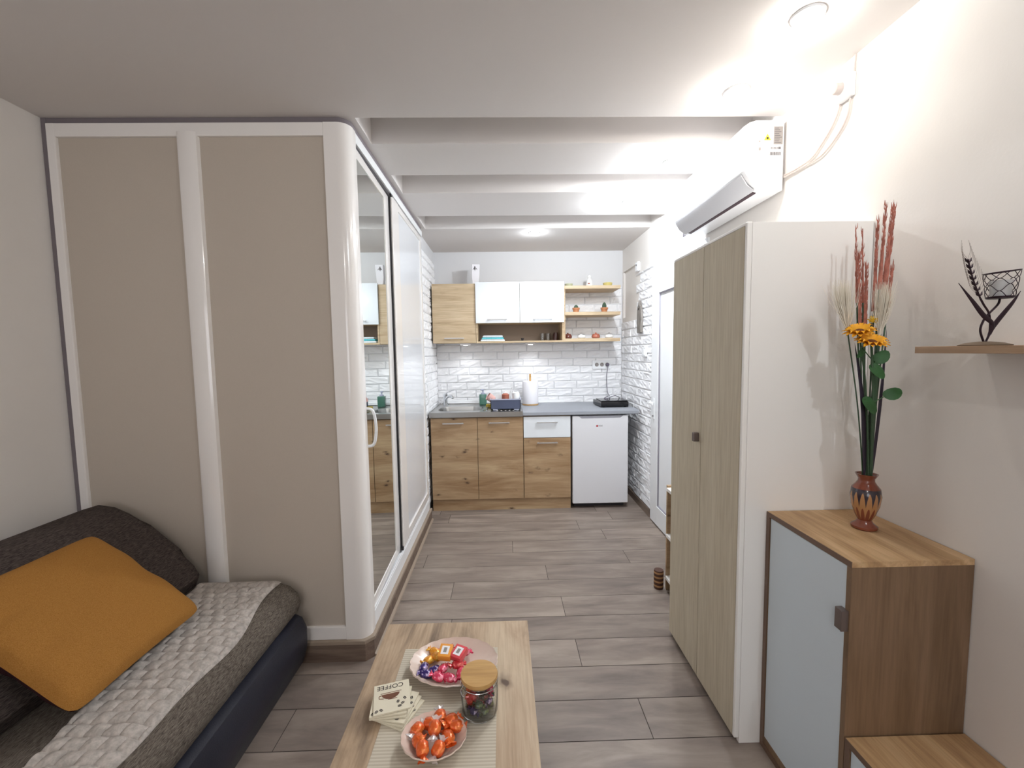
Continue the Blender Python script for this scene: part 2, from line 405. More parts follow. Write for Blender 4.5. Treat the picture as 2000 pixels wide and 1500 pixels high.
# right wall with the transom opening and the niche left free
bm = B(); T = XR+.12
NY0, NY1, NZ0, NZ1 = 3.955, 4.36, 1.74, 2.20      # niche
WY0, WY1, WZ0, WZ1 = 2.55, 3.125, 2.165, 2.385    # transom
box(bm, XR, T, YN-.1, WY0, -.1, ZC+.2)
box(bm, XR, T, WY0, WY1, -.1, WZ0); box(bm, XR, T, WY0, WY1, WZ1, ZC+.2)
box(bm, XR, T, WY1, NY0, -.1, ZC+.2)
box(bm, XR, T, NY0, NY1, -.1, NZ0); box(bm, XR, T, NY0, NY1, NZ1, ZC+.2)
box(bm, XR+.022, T, NY0, NY1, NZ0, NZ1); box(bm, XR, T, NY1, YB+.1, -.1, ZC+.2)
struct('wall_right', bm, wall_paint)
bm = B(); box(bm, XL-.12, XL, YN-.1, YB+.1, -.1, ZC+.2); struct('wall_left', bm, wall_paint)
bm = B(); box(bm, XL-.1, XR+.12, YB, YB+.12, -.1, ZC+.2); struct('wall_back', bm, kitchen_paint)
# wall behind the camera with a window
bm = B()
wx0, wx1, wz0, wz1 = -1.15, .15, .8, 2.1
box(bm, XL-.1, wx0, YN-.12, YN, -.1, ZC+.2); box(bm, wx1, XR+.1, YN-.12, YN, -.1, ZC+.2)
box(bm, wx0, wx1, YN-.12, YN, -.1, wz0); box(bm, wx0, wx1, YN-.12, YN, wz1, ZC+.2)
struct('wall_front', bm, wall_paint)
w1 = D.objects.new('window_1', None); COL.objects.link(w1); w1['kind'] = 'structure'; w1['_o'] = (0,0,0)
bm = B()
for x0, x1 in ((wx0,wx0+.06),(wx1-.06,wx1),(-.53,-.47)): box(bm, x0, x1, YN-.09, YN-.03, wz0, wz1, .004)
for z0, z1 in ((wz0,wz0+.06),(wz1-.06,wz1)): box(bm, wx0, wx1, YN-.088, YN-.032, z0, z1, .004)
link('window_frame', bm, pvc_white, w1)
# transom window high on the right wall
w2 = D.objects.new('window_2', None); COL.objects.link(w2); w2['kind'] = 'structure'; w2['_o'] = (0,0,0)
bm = B()
box(bm, XR-.004, XR+.10, WY1-.022, WY1+.012, WZ0-.012, WZ1+.012); box(bm, XR-.004, XR+.10, WY0-.012, WY0+.022, WZ0-.012, WZ1+.012)
box(bm, XR-.003, XR+.10, WY0, WY1, WZ0-.012, WZ0+.004); box(bm, XR-.003, XR+.10, WY0, WY1, WZ1-.004, WZ1+.012)
link('window_frame', bm, pvc_white, w2)
bm = B(); box(bm, XR+.07, XR+.085, WY0, WY1, WZ0, WZ1); link('window_pane', bm, plain('dark_pane', (62,56,60), .3), w2)

# white brick panels: raised bricks on the walls (pattern stays in one mesh per wall)
def bricks(plane, c, d, u0, u1, z0, z1, holes=()):
    bm = B(); rh, bw = .0775, .232; r = 0; z = z0
    while z < z1-.005:
        zt = min(z+rh-.003, z1); u = u0 - (bw*.5 if r % 2 else 0) - random.uniform(0,.03)
        while u < u1:
            w = bw*random.uniform(.85,1.15); a, b = max(u, u0), min(u+w-.003, u1); u += w
            if b-a < .02: continue
            if any(a < h[1] and b > h[0] and z < h[3] and zt > h[2] for h in holes): continue
            n = 3; verts = []
            J = lambda s: random.uniform(-s, s)
            def P(uu, zz, dd): return (uu, c+d*dd, zz) if plane == 'y' else (c+d*dd, uu, zz)
            base = [P(a,z,0),P(b,z,0),P(b,zt,0),P(a,zt,0)]
            e = .009; th = random.uniform(.009,.013)
            mid = [P(a+e*.3,z+e*.3,th*.7),P(b-e*.3,z+e*.3,th*.7),P(b-e*.3,zt-e*.3,th*.7),P(a+e*.3,zt-e*.3,th*.7)]
            top = [P(a+e+J(.003),z+e+J(.004),th+J(.003)),P(b-e+J(.003),z+e+J(.004),th+J(.003)),P(b-e+J(.003),zt-e+J(.004),th+J(.003)),P(a+e+J(.003),zt-e+J(.004),th+J(.003))]
            V = [[bm.verts.new(p) for p in s] for s in (base, mid)]
            for s, t in zip(V, V[1:]):
                for i in range(4): bm.faces.new((s[i], s[(i+1)%4], t[(i+1)%4], t[i]))
            m_ = V[1]; nx, nz = 5, 3
            Gb = [[bm.verts.new(P(a+e+(b-a-2*e)*ii/nx + J(.003), z+e+(zt-z-2*e)*kk/nz + J(.002), th + J(.0045))) for kk in range(nz+1)] for ii in range(nx+1)]
            for ii in range(nx):
                for kk in range(nz): bm.faces.new((Gb[ii][kk], Gb[ii+1][kk], Gb[ii+1][kk+1], Gb[ii][kk+1]))
            for ring, A_, B_ in (([Gb[ii][0] for ii in range(nx+1)], m_[0], m_[1]), ([Gb[nx][kk] for kk in range(nz+1)], m_[1], m_[2]), ([Gb[ii][nz] for ii in range(nx,-1,-1)], m_[2], m_[3]), ([Gb[0][kk] for kk in range(nz,-1,-1)], m_[3], m_[0])):
                bm.faces.new([A_, B_] + ring[::-1])
        z += rh; r += 1
    return bm
bm = bricks('y', YB, -1, -.675, 1.225, .80, 2.06)
o = struct('wall_back_brick', bm, brick_white); 
bm = bricks('x', XR, -1, 3.475, YB-.012, .07, 2.10, holes=[(NY0-.0,NY1+.1,NZ0-.02,NZ1)])
o = struct('wall_right_brick', bm, brick_white)
bm = B(); box(bm, XL, -.68, 3.575, YB, 0, ZC); struct('wall_kitchen_left', bm, kitchen_paint)
bm = bricks('x', -.68, 1, 3.575, YB-.012, .07, 2.30)
o = struct('wall_kitchen_left_brick', bm, brick_white)
bm = B(); box(bm, XR-.016, XR, 3.50, 3.72, 0, .065); box(bm, XR-.016, XR, 3.72, YB-.02, 0, .065); struct('baseboard_right', bm, plinth_y)
bm = B(); box(bm, XL, XL+.014, YN, 1.88, 0, .07); struct('baseboard_left', bm, plinth_y)

# white pvc door on the right wall
dr = D.objects.new('door_1', None); COL.objects.link(dr); dr['kind'] = 'structure'; dr['_o'] = (0,0,0)
DY0, DY1, DZ1 = 2.58, 3.455, 2.045
bm = B()
xo = XR-.024
box(bm, xo, XR, DY1-.145, DY1, .012, DZ1, .003); box(bm, xo, XR, DY0, DY0+.145, .012, DZ1, .003)
box(bm, xo, XR, DY0+.145, DY1-.145, DZ1-.19, DZ1, .003); box(bm, xo, XR, DY0+.145, DY1-.145, .012, .165, .003)
link('door_leaf', bm, pvc_white, dr)
bm = B(); box(bm, XR-.008, XR, DY0+.14, DY1-.14, .15, DZ1-.17); link('door_panel', bm, pvc_white, dr)
bm = B()
for z0, z1 in ((.165,.172),(DZ1-.199,DZ1-.19)): box(bm, XR-.018, XR-.008, DY0+.145, DY1-.145, z0, z1)
for a, b in ((DY0+.145,DY0+.152),(DY1-.152,DY1-.145)): box(bm, XR-.018, XR-.008, a, b, .172, DZ1-.199)
link('panel_gasket', bm, plain('grey_gasket', (150,146,156), .6), dr)
hd = link('door_handle', (lambda b: (box(b, xo-.006, xo, 3.372, 3.402, .86, 1.03, .002), box(b, xo-.05, xo-.006, 3.38, 3.394, .985, .999, .002), box(b, xo-.055, xo-.043, 3.28, 3.396, .983, 1.001, .003), b)[-1])(B()), pvc_white, dr)
bm = B(); lathe(bm, [(.006,0),(.006,.004)], (0,0,0), 12)
for v in bm.verts: v.co = Vector((xo-.006-v.co.z, 3.387+v.co.x, .885+v.co.y))
link('keyhole', bm, dark_grey, dr)
bm = B(); box(bm, XR-.012, XR, DY1, DY1+.014, 0, DZ1+.012); box(bm, XR-.012, XR, DY0-.03, DY1+.014, DZ1+.002, DZ1+.03); link('door_frame', bm, pvc_white, dr)

# ------------------------------------------------------------------ ceiling spotlights
def spot(i, x, y, w, beam, col):
    names = ['nearest the camera on the right side of the ceiling', 'just in front of the air conditioner on the ceiling',
             'behind the air conditioner on the first ceiling beam', 'smaller looking one between two ceiling bays on the right',
             'above the kitchen, the only one near the middle of the ceiling', 'behind the viewer on the right side', 'added as unseen fill behind the viewer near the window']
    t = thing('ceiling_spotlight', 'round lit recessed spotlight, ' + names[i], 'spotlight', (x, y, ZC), 'lit spotlights in the ceiling')
    bm = B(); lathe(bm, [(.032,-.002),(.044,-.006),(.046,-.003),(.047,0)], (x,y,ZC), 28, False, False); link('trim_ring', bm, ac_white, t, smooth=True)
    bm = B(); lathe(bm, [(.0001,-.012),(.015,-.011),(.026,-.008),(.031,-.002)], (x,y,ZC), 24, False, True); link('bulb', bm, lamp_em, t, smooth=True)
    l = D.lights.new('spot_light', 'POINT'); l.energy = w; l.color = col; l.shadow_soft_size = .014
    lo = D.objects.new('spot_light', l); COL.objects.link(lo); lo.location = (0,0,-.029); lo.parent = t
    if beam:
        l = D.lights.new('spot_beam', 'SPOT'); l.energy = beam; l.color = col; l.shadow_soft_size = .03; l.spot_size = 2.35; l.spot_blend = .9
        lo = D.objects.new('spot_beam', l); COL.objects.link(lo); lo.location = (0,0,-.05); lo.parent = t
    return t
for i, s in enumerate(SPOTS): spot(i, *s)

# ------------------------------------------------------------------ built-in wardrobe with sliding doors (left)
cl = thing('built_in_wardrobe', 'full-height built-in wardrobe with beige panels, white rounded frame and sliding doors', 'wardrobe', (-1.2, 1.90, 0))
YF = 1.90
bm = B()
r = .055; cx, cy_ = XK-r, YF+r
arc = [(cx + r*math.sin(a), cy_ - r*math.cos(a)) for a in [k*PI/2/12 for k in range(13)]]
poly = [(-.745, YF)] + arc + [(XK, YF+.085), (XK-.06, YF+.085), (-.745, YF+.06)]
prism(bm, poly, 'z', .10, 2.40); link('corner_post', bm, pvc_gloss, cl, smooth=True)
bm = B(); box(bm, -1.893, -.745, YF, YF+.04, 2.345, 2.40, .004); box(bm, -1.893, -.745, YF, YF+.04, .10, .162, .004)
box(bm, -1.893, -1.858, YF-.001, YF+.04, .10, 2.40, .004)
link('front_frame', bm, pvc_gloss, cl)
bm = B(); prism(bm, [(-1.358,YF+.03),(-1.352,YF-.006),(-1.34,YF-.012),(-1.29,YF-.012),(-1.274,YF-.004),(-1.268,YF+.03)], 'z', .15, 2.36); link('middle_stile', bm, pvc_gloss, cl, smooth=True)
for a, b in ((-1.87,-1.35),(-1.275,-.735)):
    bm = B(); box(bm, a, b, YF+.014, YF+.03, .15, 2.355); link('side_panel', bm, panel_beige, cl)
bm = B(); box(bm, XL+.001, -1.893, YF+.004, YF+.05, .02, ZC-.001); link('wall_filler', bm, trim_lilac, cl)
bm = B(); prism(bm, [(-1.893,YF+.006)] + [(p[0]-.004, p[1]+.006) for p in arc] + [(XK-.004, 3.53),(XK-.05,3.53),(XK-.05,YF+.1),(-1.893,YF+.1)], 'z', 2.40, ZC-.001); link('ceiling_filler', bm, trim_lilac, cl)
bm = B(); prism(bm, [(-1.90,YF-.012),(XK-.02,YF-.012),(XK+.012,YF+.02),(XK+.012,3.56),(XK-.02,3.56),(XK-.02,YF+.03),(-1.90,YF+.03)], 'z', 0, .085); link('plinth', bm, plinth_m, cl)
bm = B(); prism(bm, [(-1.90,YF-.016),(XK-.02,YF-.016),(XK+.016,YF+.02),(XK+.016,3.56),(XK-.02,3.56),(XK-.02,YF+.03),(-1.90,YF+.03)], 'z', .085, .10)
prism(bm, [(XK+.012,0),(XK+.026,0),(XK+.024,.008),(XK+.012,.014)], 'y', YF+.02, 3.56)
link('plinth_edge', bm, quarter_m, cl)
bm = B(); box(bm, XK-.05, XK-.002, YF+.05, 3.555, 2.357, 2.40, .002); link('top_track', bm, pvc_white, cl)
bm = B(); box(bm, XK-.05, XK-.012, YF+.05, 2.64, 2.340, 2.357); link('track_shadow_gap', bm, dark_grey, cl)
bm = B(); box(bm, XK-.06, XK-.002, YF+.05, 3.555, .10, .180, .003); box(bm, XK-.010, XK-.004, YF+.05, 3.555, .18, .192, .002); link('bottom_track', bm, pvc_white, cl)
# mirror door
def slant(bm, y0, y1, z0, z1, a, b):      # the mirror door hangs slightly askew in its track
    X_ = lambda y: XK-.011 - .0242*(y-1.965)
    prism(bm, [(X_(y0)-a, y0), (X_(y1)-a, y1), (X_(y1)-b, y1), (X_(y0)-b, y0)], 'z', z0, z1)
bm = B(); slant(bm, 1.962, 2.605, 2.300, 2.341, -.003, .010); slant(bm, 1.962, 2.605, .19, .235, -.003, .010); slant(bm, 2.500, 2.605, .235, 2.300, -.003, .010)
md = link('mirror_door', bm, pvc_gloss, cl)
bm = B(); slant(bm, 1.962, 2.503, .232, 2.303, 0, .005); link('mirror', bm, mirror_m, md)
def bow(name, x, y, z0, z1, par, dpt=.038, w=.007):
    bm = B(); pts = spline([(x,y,z0),(x+dpt*.75,y,z0+.012),(x+dpt,y,(z0+z1)/2),(x+dpt*.75,y,z1-.012),(x,y,z1)], 6); tube(bm, pts, w, 8, ref=(0,1,0)); return link(name, bm, pvc_white, par, smooth=True)
bow('door_handle', XK-.012, 1.992, .985, 1.165, md, .050)
bm = B(); box(bm, XK-.034, XK-.013, 2.606, 2.616, .195, 2.352); link('door_gap', bm, black_rub, cl)
sd = link('sliding_door', (lambda b: (box(b, XK-.034, XK-.004, 2.617, 2.775, .195, 2.352, .004, 3), box(b, XK-.034, XK-.008, 3.50, 3.55, .195, 2.352, .004), box(b, XK-.034, XK-.008, 2.775, 3.50, .195, .25, .003), box(b, XK-.034, XK-.008, 2.775, 3.50, 2.315, 2.352, .003), b)[-1])(B()), pvc_gloss, cl)
bm = B(); box(bm, XK-.03, XK-.016, 2.77, 3.505, .245, 2.32); link('door_panel', bm, door_gloss, sd)
bow('door_handle', XK-.008, 3.515, .99, 1.17, sd, .03, .005)
bm = B(); box(bm, XK-.034, XK-.003, 2.596, 2.632, 2.342, 2.356, .002); link('roller_stop', bm, black_rub, cl)
bm = B(); box(bm, XK-.02, XK-.002, 2.590, 2.610, .193, .212, .002); link('roller_stop', bm, black_rub, cl)

# ------------------------------------------------------------------ kitchen
YC = 3.735
def handle_bar(bm, x0, x1, y, z, d=.028):
    box(bm, x0, x1, y-d, y-d+.010, z-.005, z+.005, .0015)
    for x in (x0+.012, x1-.012): box(bm, x-.004, x+.004, y-d+.004, y, z-.004, z+.004)
def base_cab(x0, x1, label, hx):
    t = thing('base_cabinet', label, 'cabinet', ((x0+x1)/2, 4.05, 0), 'oak base cabinets under the worktop')
    bm = B(); box(bm, x0+.001, x0+.018, YC+.018, 4.36, .10, .846); box(bm, x1-.018, x1-.001, YC+.018, 4.36, .10, .846); box(bm, x0+.018, x1-.018, YC+.02, 4.36, .10, .118); box(bm, x0+.018, x1-.018, 4.35, 4.36, .118, .846)
    box(bm, x0+.018, x1-.018, YC+.02, YC+.08, .828, .846)
    link('body', bm, oak_k, t); return t
def front(t, name, x0, x1, z0, z1, m, hx, hz):
    bm = B(); box(bm, x0+.002, x1-.002, YC, YC+.016, z0, z1, .0012); d = link(name, bm, m, t)
    bm = B(); handle_bar(bm, hx-.092, hx+.092, YC, hz); h = link('handle', bm, alu, d); return d
t = base_cab(-.645, -.233, 'oak base cabinet with one door under the sink, left end', 0); front(t, 'door', -.645, -.233, .108, .842, oak_k, -.445, .797)
t = base_cab(-.233, .172, 'oak base cabinet with one door under the dish rack, middle one', 0); front(t, 'door', -.233, .172, .108, .842, oak_k, -.04, .797)
t = base_cab(.172, .594, 'oak base cabinet with white drawer above its door, beside the mini fridge', 0)
front(t, 'drawer', .174, .594, .655, .842, white_door, .383, .792); front(t, 'door', .174, .594, .108, .650, oak_k, .383, .61)
bm = B(); box(bm, -.645, .594, YC+.022, YC+.038, 0, .10); tag(link('plinth_board', bm, oak_k, origin=(0,YC,0)), 'oak plinth board along the floor under the base cabinets', 'plinth')
# worktop and steel sink top
bm = B(); prism(bm, [(3.715,.858),(3.718,.882),(3.73,.891),(4.376,.891),(4.376,.853),(3.72,.853)], 'x', .171, 1.196); tag(link('worktop', bm, worktop_m, origin=(.68,4.05,.853), smooth=True), 'grey laminate worktop from the sink to the right brick wall', 'worktop')
sk = thing('sink', 'stainless steel inset sink top with one bowl and a drainer', 'sink', (-.24, 4.05, .85))
bm = B(); X0, X1, Y0, Y1 = -.652, .169, 3.715, 4.37; bx0, bx1, by0, by1 = -.60, -.20, 3.82, 4.13; zt = .893
# top sheet with a rounded hole and a bowl
def rrect(x0, x1, y0, y1, rad, n=6):
    out = []
    for cx_, cy2, a0 in ((x1-rad,y1-rad,0),(x0+rad,y1-rad,PI/2),(x0+rad,y0+rad,PI),(x1-rad,y0+rad,1.5*PI)):
        for k in range(n+1): a = a0+PI/2*k/n; out.append((cx_+rad*math.cos(a), cy2+rad*math.sin(a)))
    return out
inner = rrect(bx0,bx1,by0,by1,.09); 
def toward(p):
    cx_, cy2 = (bx0+bx1)/2, (by0+by1)/2; dx, dy = p[0]-cx_, p[1]-cy2; s = min(((X1-.26-cx_) if dx > 0 else (X0-cx_))/dx if dx else 9e9, ((Y1-cy2) if dy > 0 else (Y0-cy2))/dy if dy else 9e9); return (cx_+dx*s, cy2+dy*s)
vi = [bm.verts.new((p[0],p[1],zt)) for p in inner]; vo = [bm.verts.new((*toward(p),zt)) for p in inner]; n = len(vi)
lo1 = [bm.verts.new((p[0]*.985+(bx0+bx1)/2*.015,p[1]*.985+(by0+by1)/2*.015,zt-.012)) for p in inner]
lo2 = [bm.verts.new(((bx0+bx1)/2+(p[0]-(bx0+bx1)/2)*.88,(by0+by1)/2+(p[1]-(by0+by1)/2)*.88,zt-.14)) for p in inner]
for a, b in ((vo,vi),(vi,lo1),(lo1,lo2)):
    for i in range(n): bm.faces.new((a[i],a[(i+1)%n],b[(i+1)%n],b[i]))
bm.faces.new(lo2)
cs = [(X0,Y0),(X1-.26,Y0),(X1-.26,Y1),(X0,Y1)]
box(bm, X1-.26, X1, Y0, Y1, zt-.004, zt)
box(bm, X0, X1, Y0-.002, Y0+.002, .85, zt+.002); box(bm, X0, X0+.004, Y0, Y1, .87, zt+.004); box(bm, X0, X1, Y1-.004, Y1, .87, zt+.006)
for k in range(6): box(bm, X1-.23+k*.036, X1-.215+k*.036, 3.80, 4.22, zt, zt+.003)
for c_ in ((X0,Y0),(X0,Y1),(X1-.26,Y0),(X1-.26,Y1)):
    dx = .12 if c_[0] < -.4 else -.12; dy = .1 if c_[1] < 4 else -.1
    bm.faces.new([bm.verts.new(p) for p in ((c_[0],c_[1],zt-.0006),(c_[0]+dx*1.6,c_[1],zt-.0006),(c_[0],c_[1]+dy,zt-.0006))])
link('basin', bm, steel, sk)
bm = B(); lathe(bm, [(.032,0),(.03,.003),(.012,.003)], ((bx0+bx1)/2,(by0+by1)/2,zt-.139), 20); link('drain', bm, chrome, sk)
tp = thing('kitchen_tap', 'chrome single-lever tap standing behind the sink bowl', 'tap', (-.575, 4.24, .893))
bm = B(); lathe(bm, [(.026,0),(.026,.006),(.019,.012),(.019,.09),(.022,.095),(.022,.115),(.012,.12)], (-.575,4.24,.893), 20); link('tap_body', bm, chrome, tp, smooth=True)
bm = B(); tube(bm, spline([(-.575,4.23,.95),(-.545,4.17,.985),(-.51,4.10,1.005),(-.485,4.05,1.0),(-.48,4.04,.985)]), [.012]*33, 10); link('spout', bm, chrome, tp, smooth=True)
bm = B(); tube(bm, [(-.575,4.24,1.01),(-.53,4.225,1.035),(-.485,4.21,1.05)], [.010,.008,.006], 8, flat=.6); link('lever', bm, chrome, tp, smooth=True)
# white sealing strip at the back
bm = B(); prism(bm, [(4.35,.892),(4.355,.915),(4.37,.918),(4.374,.892)], 'x', .17, .625); tag(link('sealing_strip', bm, pvc_white, origin=(.4,4.36,.892)), 'short white sealing strip along the back of the grey worktop', 'trim')
bm = B(); prism(bm, [(4.35,.900),(4.353,.925),(4.368,.928),(4.374,.900)], 'x', -.60, -.03); tag(link('sealing_strip', bm, pvc_white, origin=(-.3,4.36,.900)), 'white sealing strip behind the steel sink', 'trim')
# mini fridge
fr = thing('mini_fridge', 'small white undercounter fridge with top grip, right of the oak cabinets', 'fridge', (.855, 4.0, 0))
bm = B(); box(bm, .615, 1.098, 3.79, 4.28, .045, .835, .006); link('body', bm, fridge_white, fr)
dd = link('door', (lambda b: (box(b, .608, 1.105, 3.728, 3.785, .048, .842, .008, 3), b)[-1])(B()), fridge_white, fr)
bm = B(); prism(bm, [(.66,.842),(1.06,.842),(1.035,.822),(.69,.820)], 'y', 3.7268, 3.735); link('grip', bm, plain('fridge_grip', (150,150,158), .4), dd)
bm = B(); box(bm, .82, .836, 3.7265, 3.729, .743, .758, .002); link('logo_mark', bm, logo_red, dd)
text_mesh('logo_text', 'VOX', .018, dd, print_gr, Matrix.Translation((.858,3.7275,.750)) @ Matrix.Rotation(PI/2,4,'X'))
bm = B(); box(bm, .63, 1.085, 3.80, 4.25, 0, .045); link('base', bm, dark_grey, fr)
# upper cabinets
YU = 4.07
uc = thing('wall_cabinet', 'tall light oak wall cabinet with one door, left end above the sink', 'cabinet', (-.45, 4.23, 1.505))
bm = B(); box(bm, -.653, -.250, YU+.018, 4.374, 1.507, 2.058); link('body', bm, oak_u, uc)
bm = B(); box(bm, -.655, -.249, YU, YU+.017, 1.507, 2.060, .0012); d_ = link('door', bm, oak_u, uc)
bm = B(); handle_bar(bm, -.545, -.36, YU, 1.552); link('handle', bm, alu, d_)
uc = thing('wall_cabinet', 'white double-door wall cabinet with open compartment below', 'cabinet', (.17, 4.23, 1.505))
bm = B(); box(bm, -.246, -.230, YU, 4.374, 1.52, 1.70); box(bm, .571, .587, YU, 4.374, 1.52, 2.06); box(bm, -.246, .587, YU, 4.374, 1.505, 1.52)
box(bm, -.246, .571, YU+.01, 4.374, 1.688, 1.702); box(bm, -.230, .571, 4.36, 4.374, 1.52, 1.70); box(bm, -.246, .571, YU+.004, 4.374, 1.702, 2.056); link('body', bm, oak_u, uc)
bm = B(); box(bm, -.2299, .5709, 4.352, 4.36, 1.521, 1.687); link('compartment_back', bm, plain('brown_back_board', (150,132,116), .6), uc)
for a, b, h in ((-.247,.167,-.045),(.169,.588,.383)):
    bm = B(); box(bm, a+.001, b-.001, YU-.018, YU, 1.690, 2.070, .0015); d_ = link('door', bm, white_door, uc)
    bm = B(); handle_bar(bm, h-.092, h+.092, YU-.018, 1.722); link('handle', bm, alu, d_)
sh = thing('open_wall_shelf', 'open light oak wall shelf unit with three boards, right of the white cabinet', 'shelf', (.86, 4.23, 1.505))
bm = B(); box(bm, .588, .603, YU+.012, 4.374, 1.507, 2.0); link('side_board', bm, oak_u, sh)
for z in (1.505, 1.755, 2.002):
    bm = B(); box(bm, .588, 1.127, YU+.004, 4.374, z, z+.030, .001); link('shelf_board', bm, oak_u, sh)
# under-cabinet lamps
for i, (x, y) in enumerate(((-.36, 4.21), (.275, 4.21))):
    t = thing('under_cabinet_light', ('small lit triangular lamp under the oak wall cabinet', 'small lit triangular lamp under the open compartment of the white cabinet')[i], 'lamp', (x, y, 1.505), 'lamps under the wall cabinets')
    bm = B(); prism(bm, [(x-.05,y-.028),(x+.05,y-.028),(x+.012,y+.03),(x-.012,y+.03)], 'z', 1.486, 1.505); link('housing', bm, alu, t)
    bm = B(); lathe(bm, [(.022,0),(.022,.002)], (x,y-.004,1.4835), 20); link('diffuser', bm, puck_em, t)
    l = D.lights.new('puck_light', 'SPOT'); l.energy = 3; l.color = (.95,.97,1); l.shadow_soft_size = .02; l.spot_size = 2.4; l.spot_blend = .8
    lo = D.objects.new('puck_light', l); COL.objects.link(lo); lo.location = (0,-.004,-.026); lo.parent = t

# ---- small things in the kitchen
def lathe_thing(name, label, cat, loc, prof, m, group=None, n=24):
    bm = B(); lathe(bm, prof, loc, n); o = link(name, bm, m, origin=loc, smooth=True); return tag(o, label, cat, group)
lathe_thing('bowl', 'sage green bowl on the top shelf board, left', 'bowl', (.655,4.2,2.032), [(.022,0),(.036,.02),(.040,.034),(.036,.034),(.02,.006)], green_cer, 'crockery on the top shelf board')
lathe_thing('bowl', 'yellow bowl on the top shelf board, right end', 'bowl', (1.035,4.2,2.032), [(.026,0),(.042,.022),(.046,.040),(.042,.040),(.022,.008)], yellow_cer, 'crockery on the top shelf board')
t = thing('figurine', 'white and red patterned figurine in the middle of the top shelf board', 'figurine', (.855,4.2,2.032))
bm = B(); lathe(bm, [(.034,0),(.036,.012),(.028,.05),(.024,.07),(.016,.084)], (.855,4.2,2.032), 18); link('body', bm, white_cer, t, smooth=True)
bm = B(); lathe(bm, [(.008,.0),(.018,.01),(.020,.022),(.014,.036),(.004,.042)], (.855,4.2,2.112), 16); link('head', bm, white_cer, t, smooth=True)
bm = B(); lathe(bm, [(.012,0),(.014,.004),(.010,.012)], (.848,4.178,2.058), 10); link('red_patch', bm, rust_cer, t, smooth=True)
for i, x in enumerate((.722, .998)):
    t = thing('potted_cactus', ('small round cactus in terracotta pot, left on the middle shelf', 'taller pointed cactus in terracotta pot, right on the middle shelf')[i], 'plant', (x,4.18,1.785), 'cacti on the middle shelf board')
    bm = B(); lathe(bm, [(.026,0),(.030,.03),(.035,.032),(.036,.048),(.030,.048),(.028,.040)], (x,4.18,1.785), 20); link('pot', bm, terracotta, t, smooth=True)
    h = (.038,.060)[i]
    bm = B(); lathe(bm, [(.016,.040),(.020,.040+h*.4),(.013,.040+h*.8),(.003,.040+h)], (x,4.18,1.785), 24, fn=lambda a,z: 1+.12*math.cos(8*a)); link('cactus', bm, cactus_m, t, smooth=True)
pots = [(.640,brown_cer,'dark brown lidded pot at the left end of the bottom shelf board'),(.775,white_cer,'white lidded pot between the two brown pots on the bottom shelf board'),(.915,rust_cer,'rusty brown lidded pot in the middle of the bottom shelf board'),(1.045,white_cer,'white lidded pot at the right end of the bottom shelf board')]
for i, (x, m, lb) in enumerate(pots):
    t = thing('lidded_pot', lb, 'pot', (x,4.18,1.535), 'small lidded pots on the bottom shelf board')
    bm = B(); lathe(bm, [(.028,0),(.040,.010),(.041,.024),(.034,.036)], (x,4.18,1.535), 22); link('body', bm, m, t, smooth=True)
    bm = B(); lathe(bm, [(.035,.036),(.030,.044),(.008,.048),(.008,.055),(.003,.058)], (x,4.18,1.535), 22); link('lid', bm, alu if i in (1,3) else m, t, smooth=True)
# folded towels
for k in range(3):
    z0 = 1.521+k*.019; x0 = (-.205,-.195,-.185)[k]
    bm = B(); w = .225-.02*k
    prism(bm, [(x0,z0+.001),(x0+w,z0),(x0+w+.006,z0+.009),(x0+w-.004,z0+.017),(x0+.01,z0+.018),(x0-.004,z0+.010)], 'y', 4.10, 4.26, .003)
    tag(link('folded_towel', bm, (white_towel, teal_towel, white_towel)[k], origin=(x0+w/2,4.18,z0), smooth=True), ('folded white towel at the bottom of the small pile', 'folded teal towel in the middle of the small pile', 'folded pale towel on top of the small pile')[k] + ' in the open compartment', 'towel', 'towels folded in the open compartment')
for i, x in enumerate((.40,.455)):
    bm = B(); lathe(bm, [(.022,0),(.025,.075),(.0235,.075),(.0205,.004)], (x,4.26,1.5205), 18); tag(link('drinking_glass', bm, glass_m, origin=(x,4.26,1.5205), smooth=True), ('left', 'right')[i]+' one of two clear glasses in the open compartment', 'glass', 'glasses in the open compartment')
lathe_thing('egg_cup', 'tiny dark cup standing alone in the open compartment', 'cup', (.20,4.26,1.5205), [(.014,0),(.010,.01),(.017,.03),(.014,.03)], dark_grey)
lathe_thing('dark_jar', 'dark brown jar in the right corner of the open compartment', 'jar', (.53,4.25,1.5205), [(.026,0),(.028,.06),(.022,.072),(.022,.08)], plain('dark_brown_glass', (70,44,40), .3))
# white box on top of the wall cabinet
t = thing('tall_white_canister', 'tall narrow white canister with a black emblem on top of the wall cabinets', 'canister', (-.25,4.2,2.0595))
bm = B(); prism(bm, [(-.275,2.06),(-.222,2.06),(-.214,2.14),(-.207,2.258),(-.282,2.258),(-.282,2.14)], 'y', 4.165, 4.235, .004); link('body', bm, paper, t, smooth=True)
bm = B()
prism(bm, [(-.252,2.195),(-.246,2.215),(-.249,2.24),(-.255,2.24),(-.258,2.215)], 'y', 4.1635, 4.166)
prism(bm, [(-.272,2.205),(-.262,2.212),(-.258,2.228),(-.266,2.218)], 'y', 4.1635, 4.166); prism(bm, [(-.228,2.205),(-.238,2.212),(-.244,2.228),(-.236,2.218)], 'y', 4.1635, 4.166)
link('emblem', bm, print_dk, t)
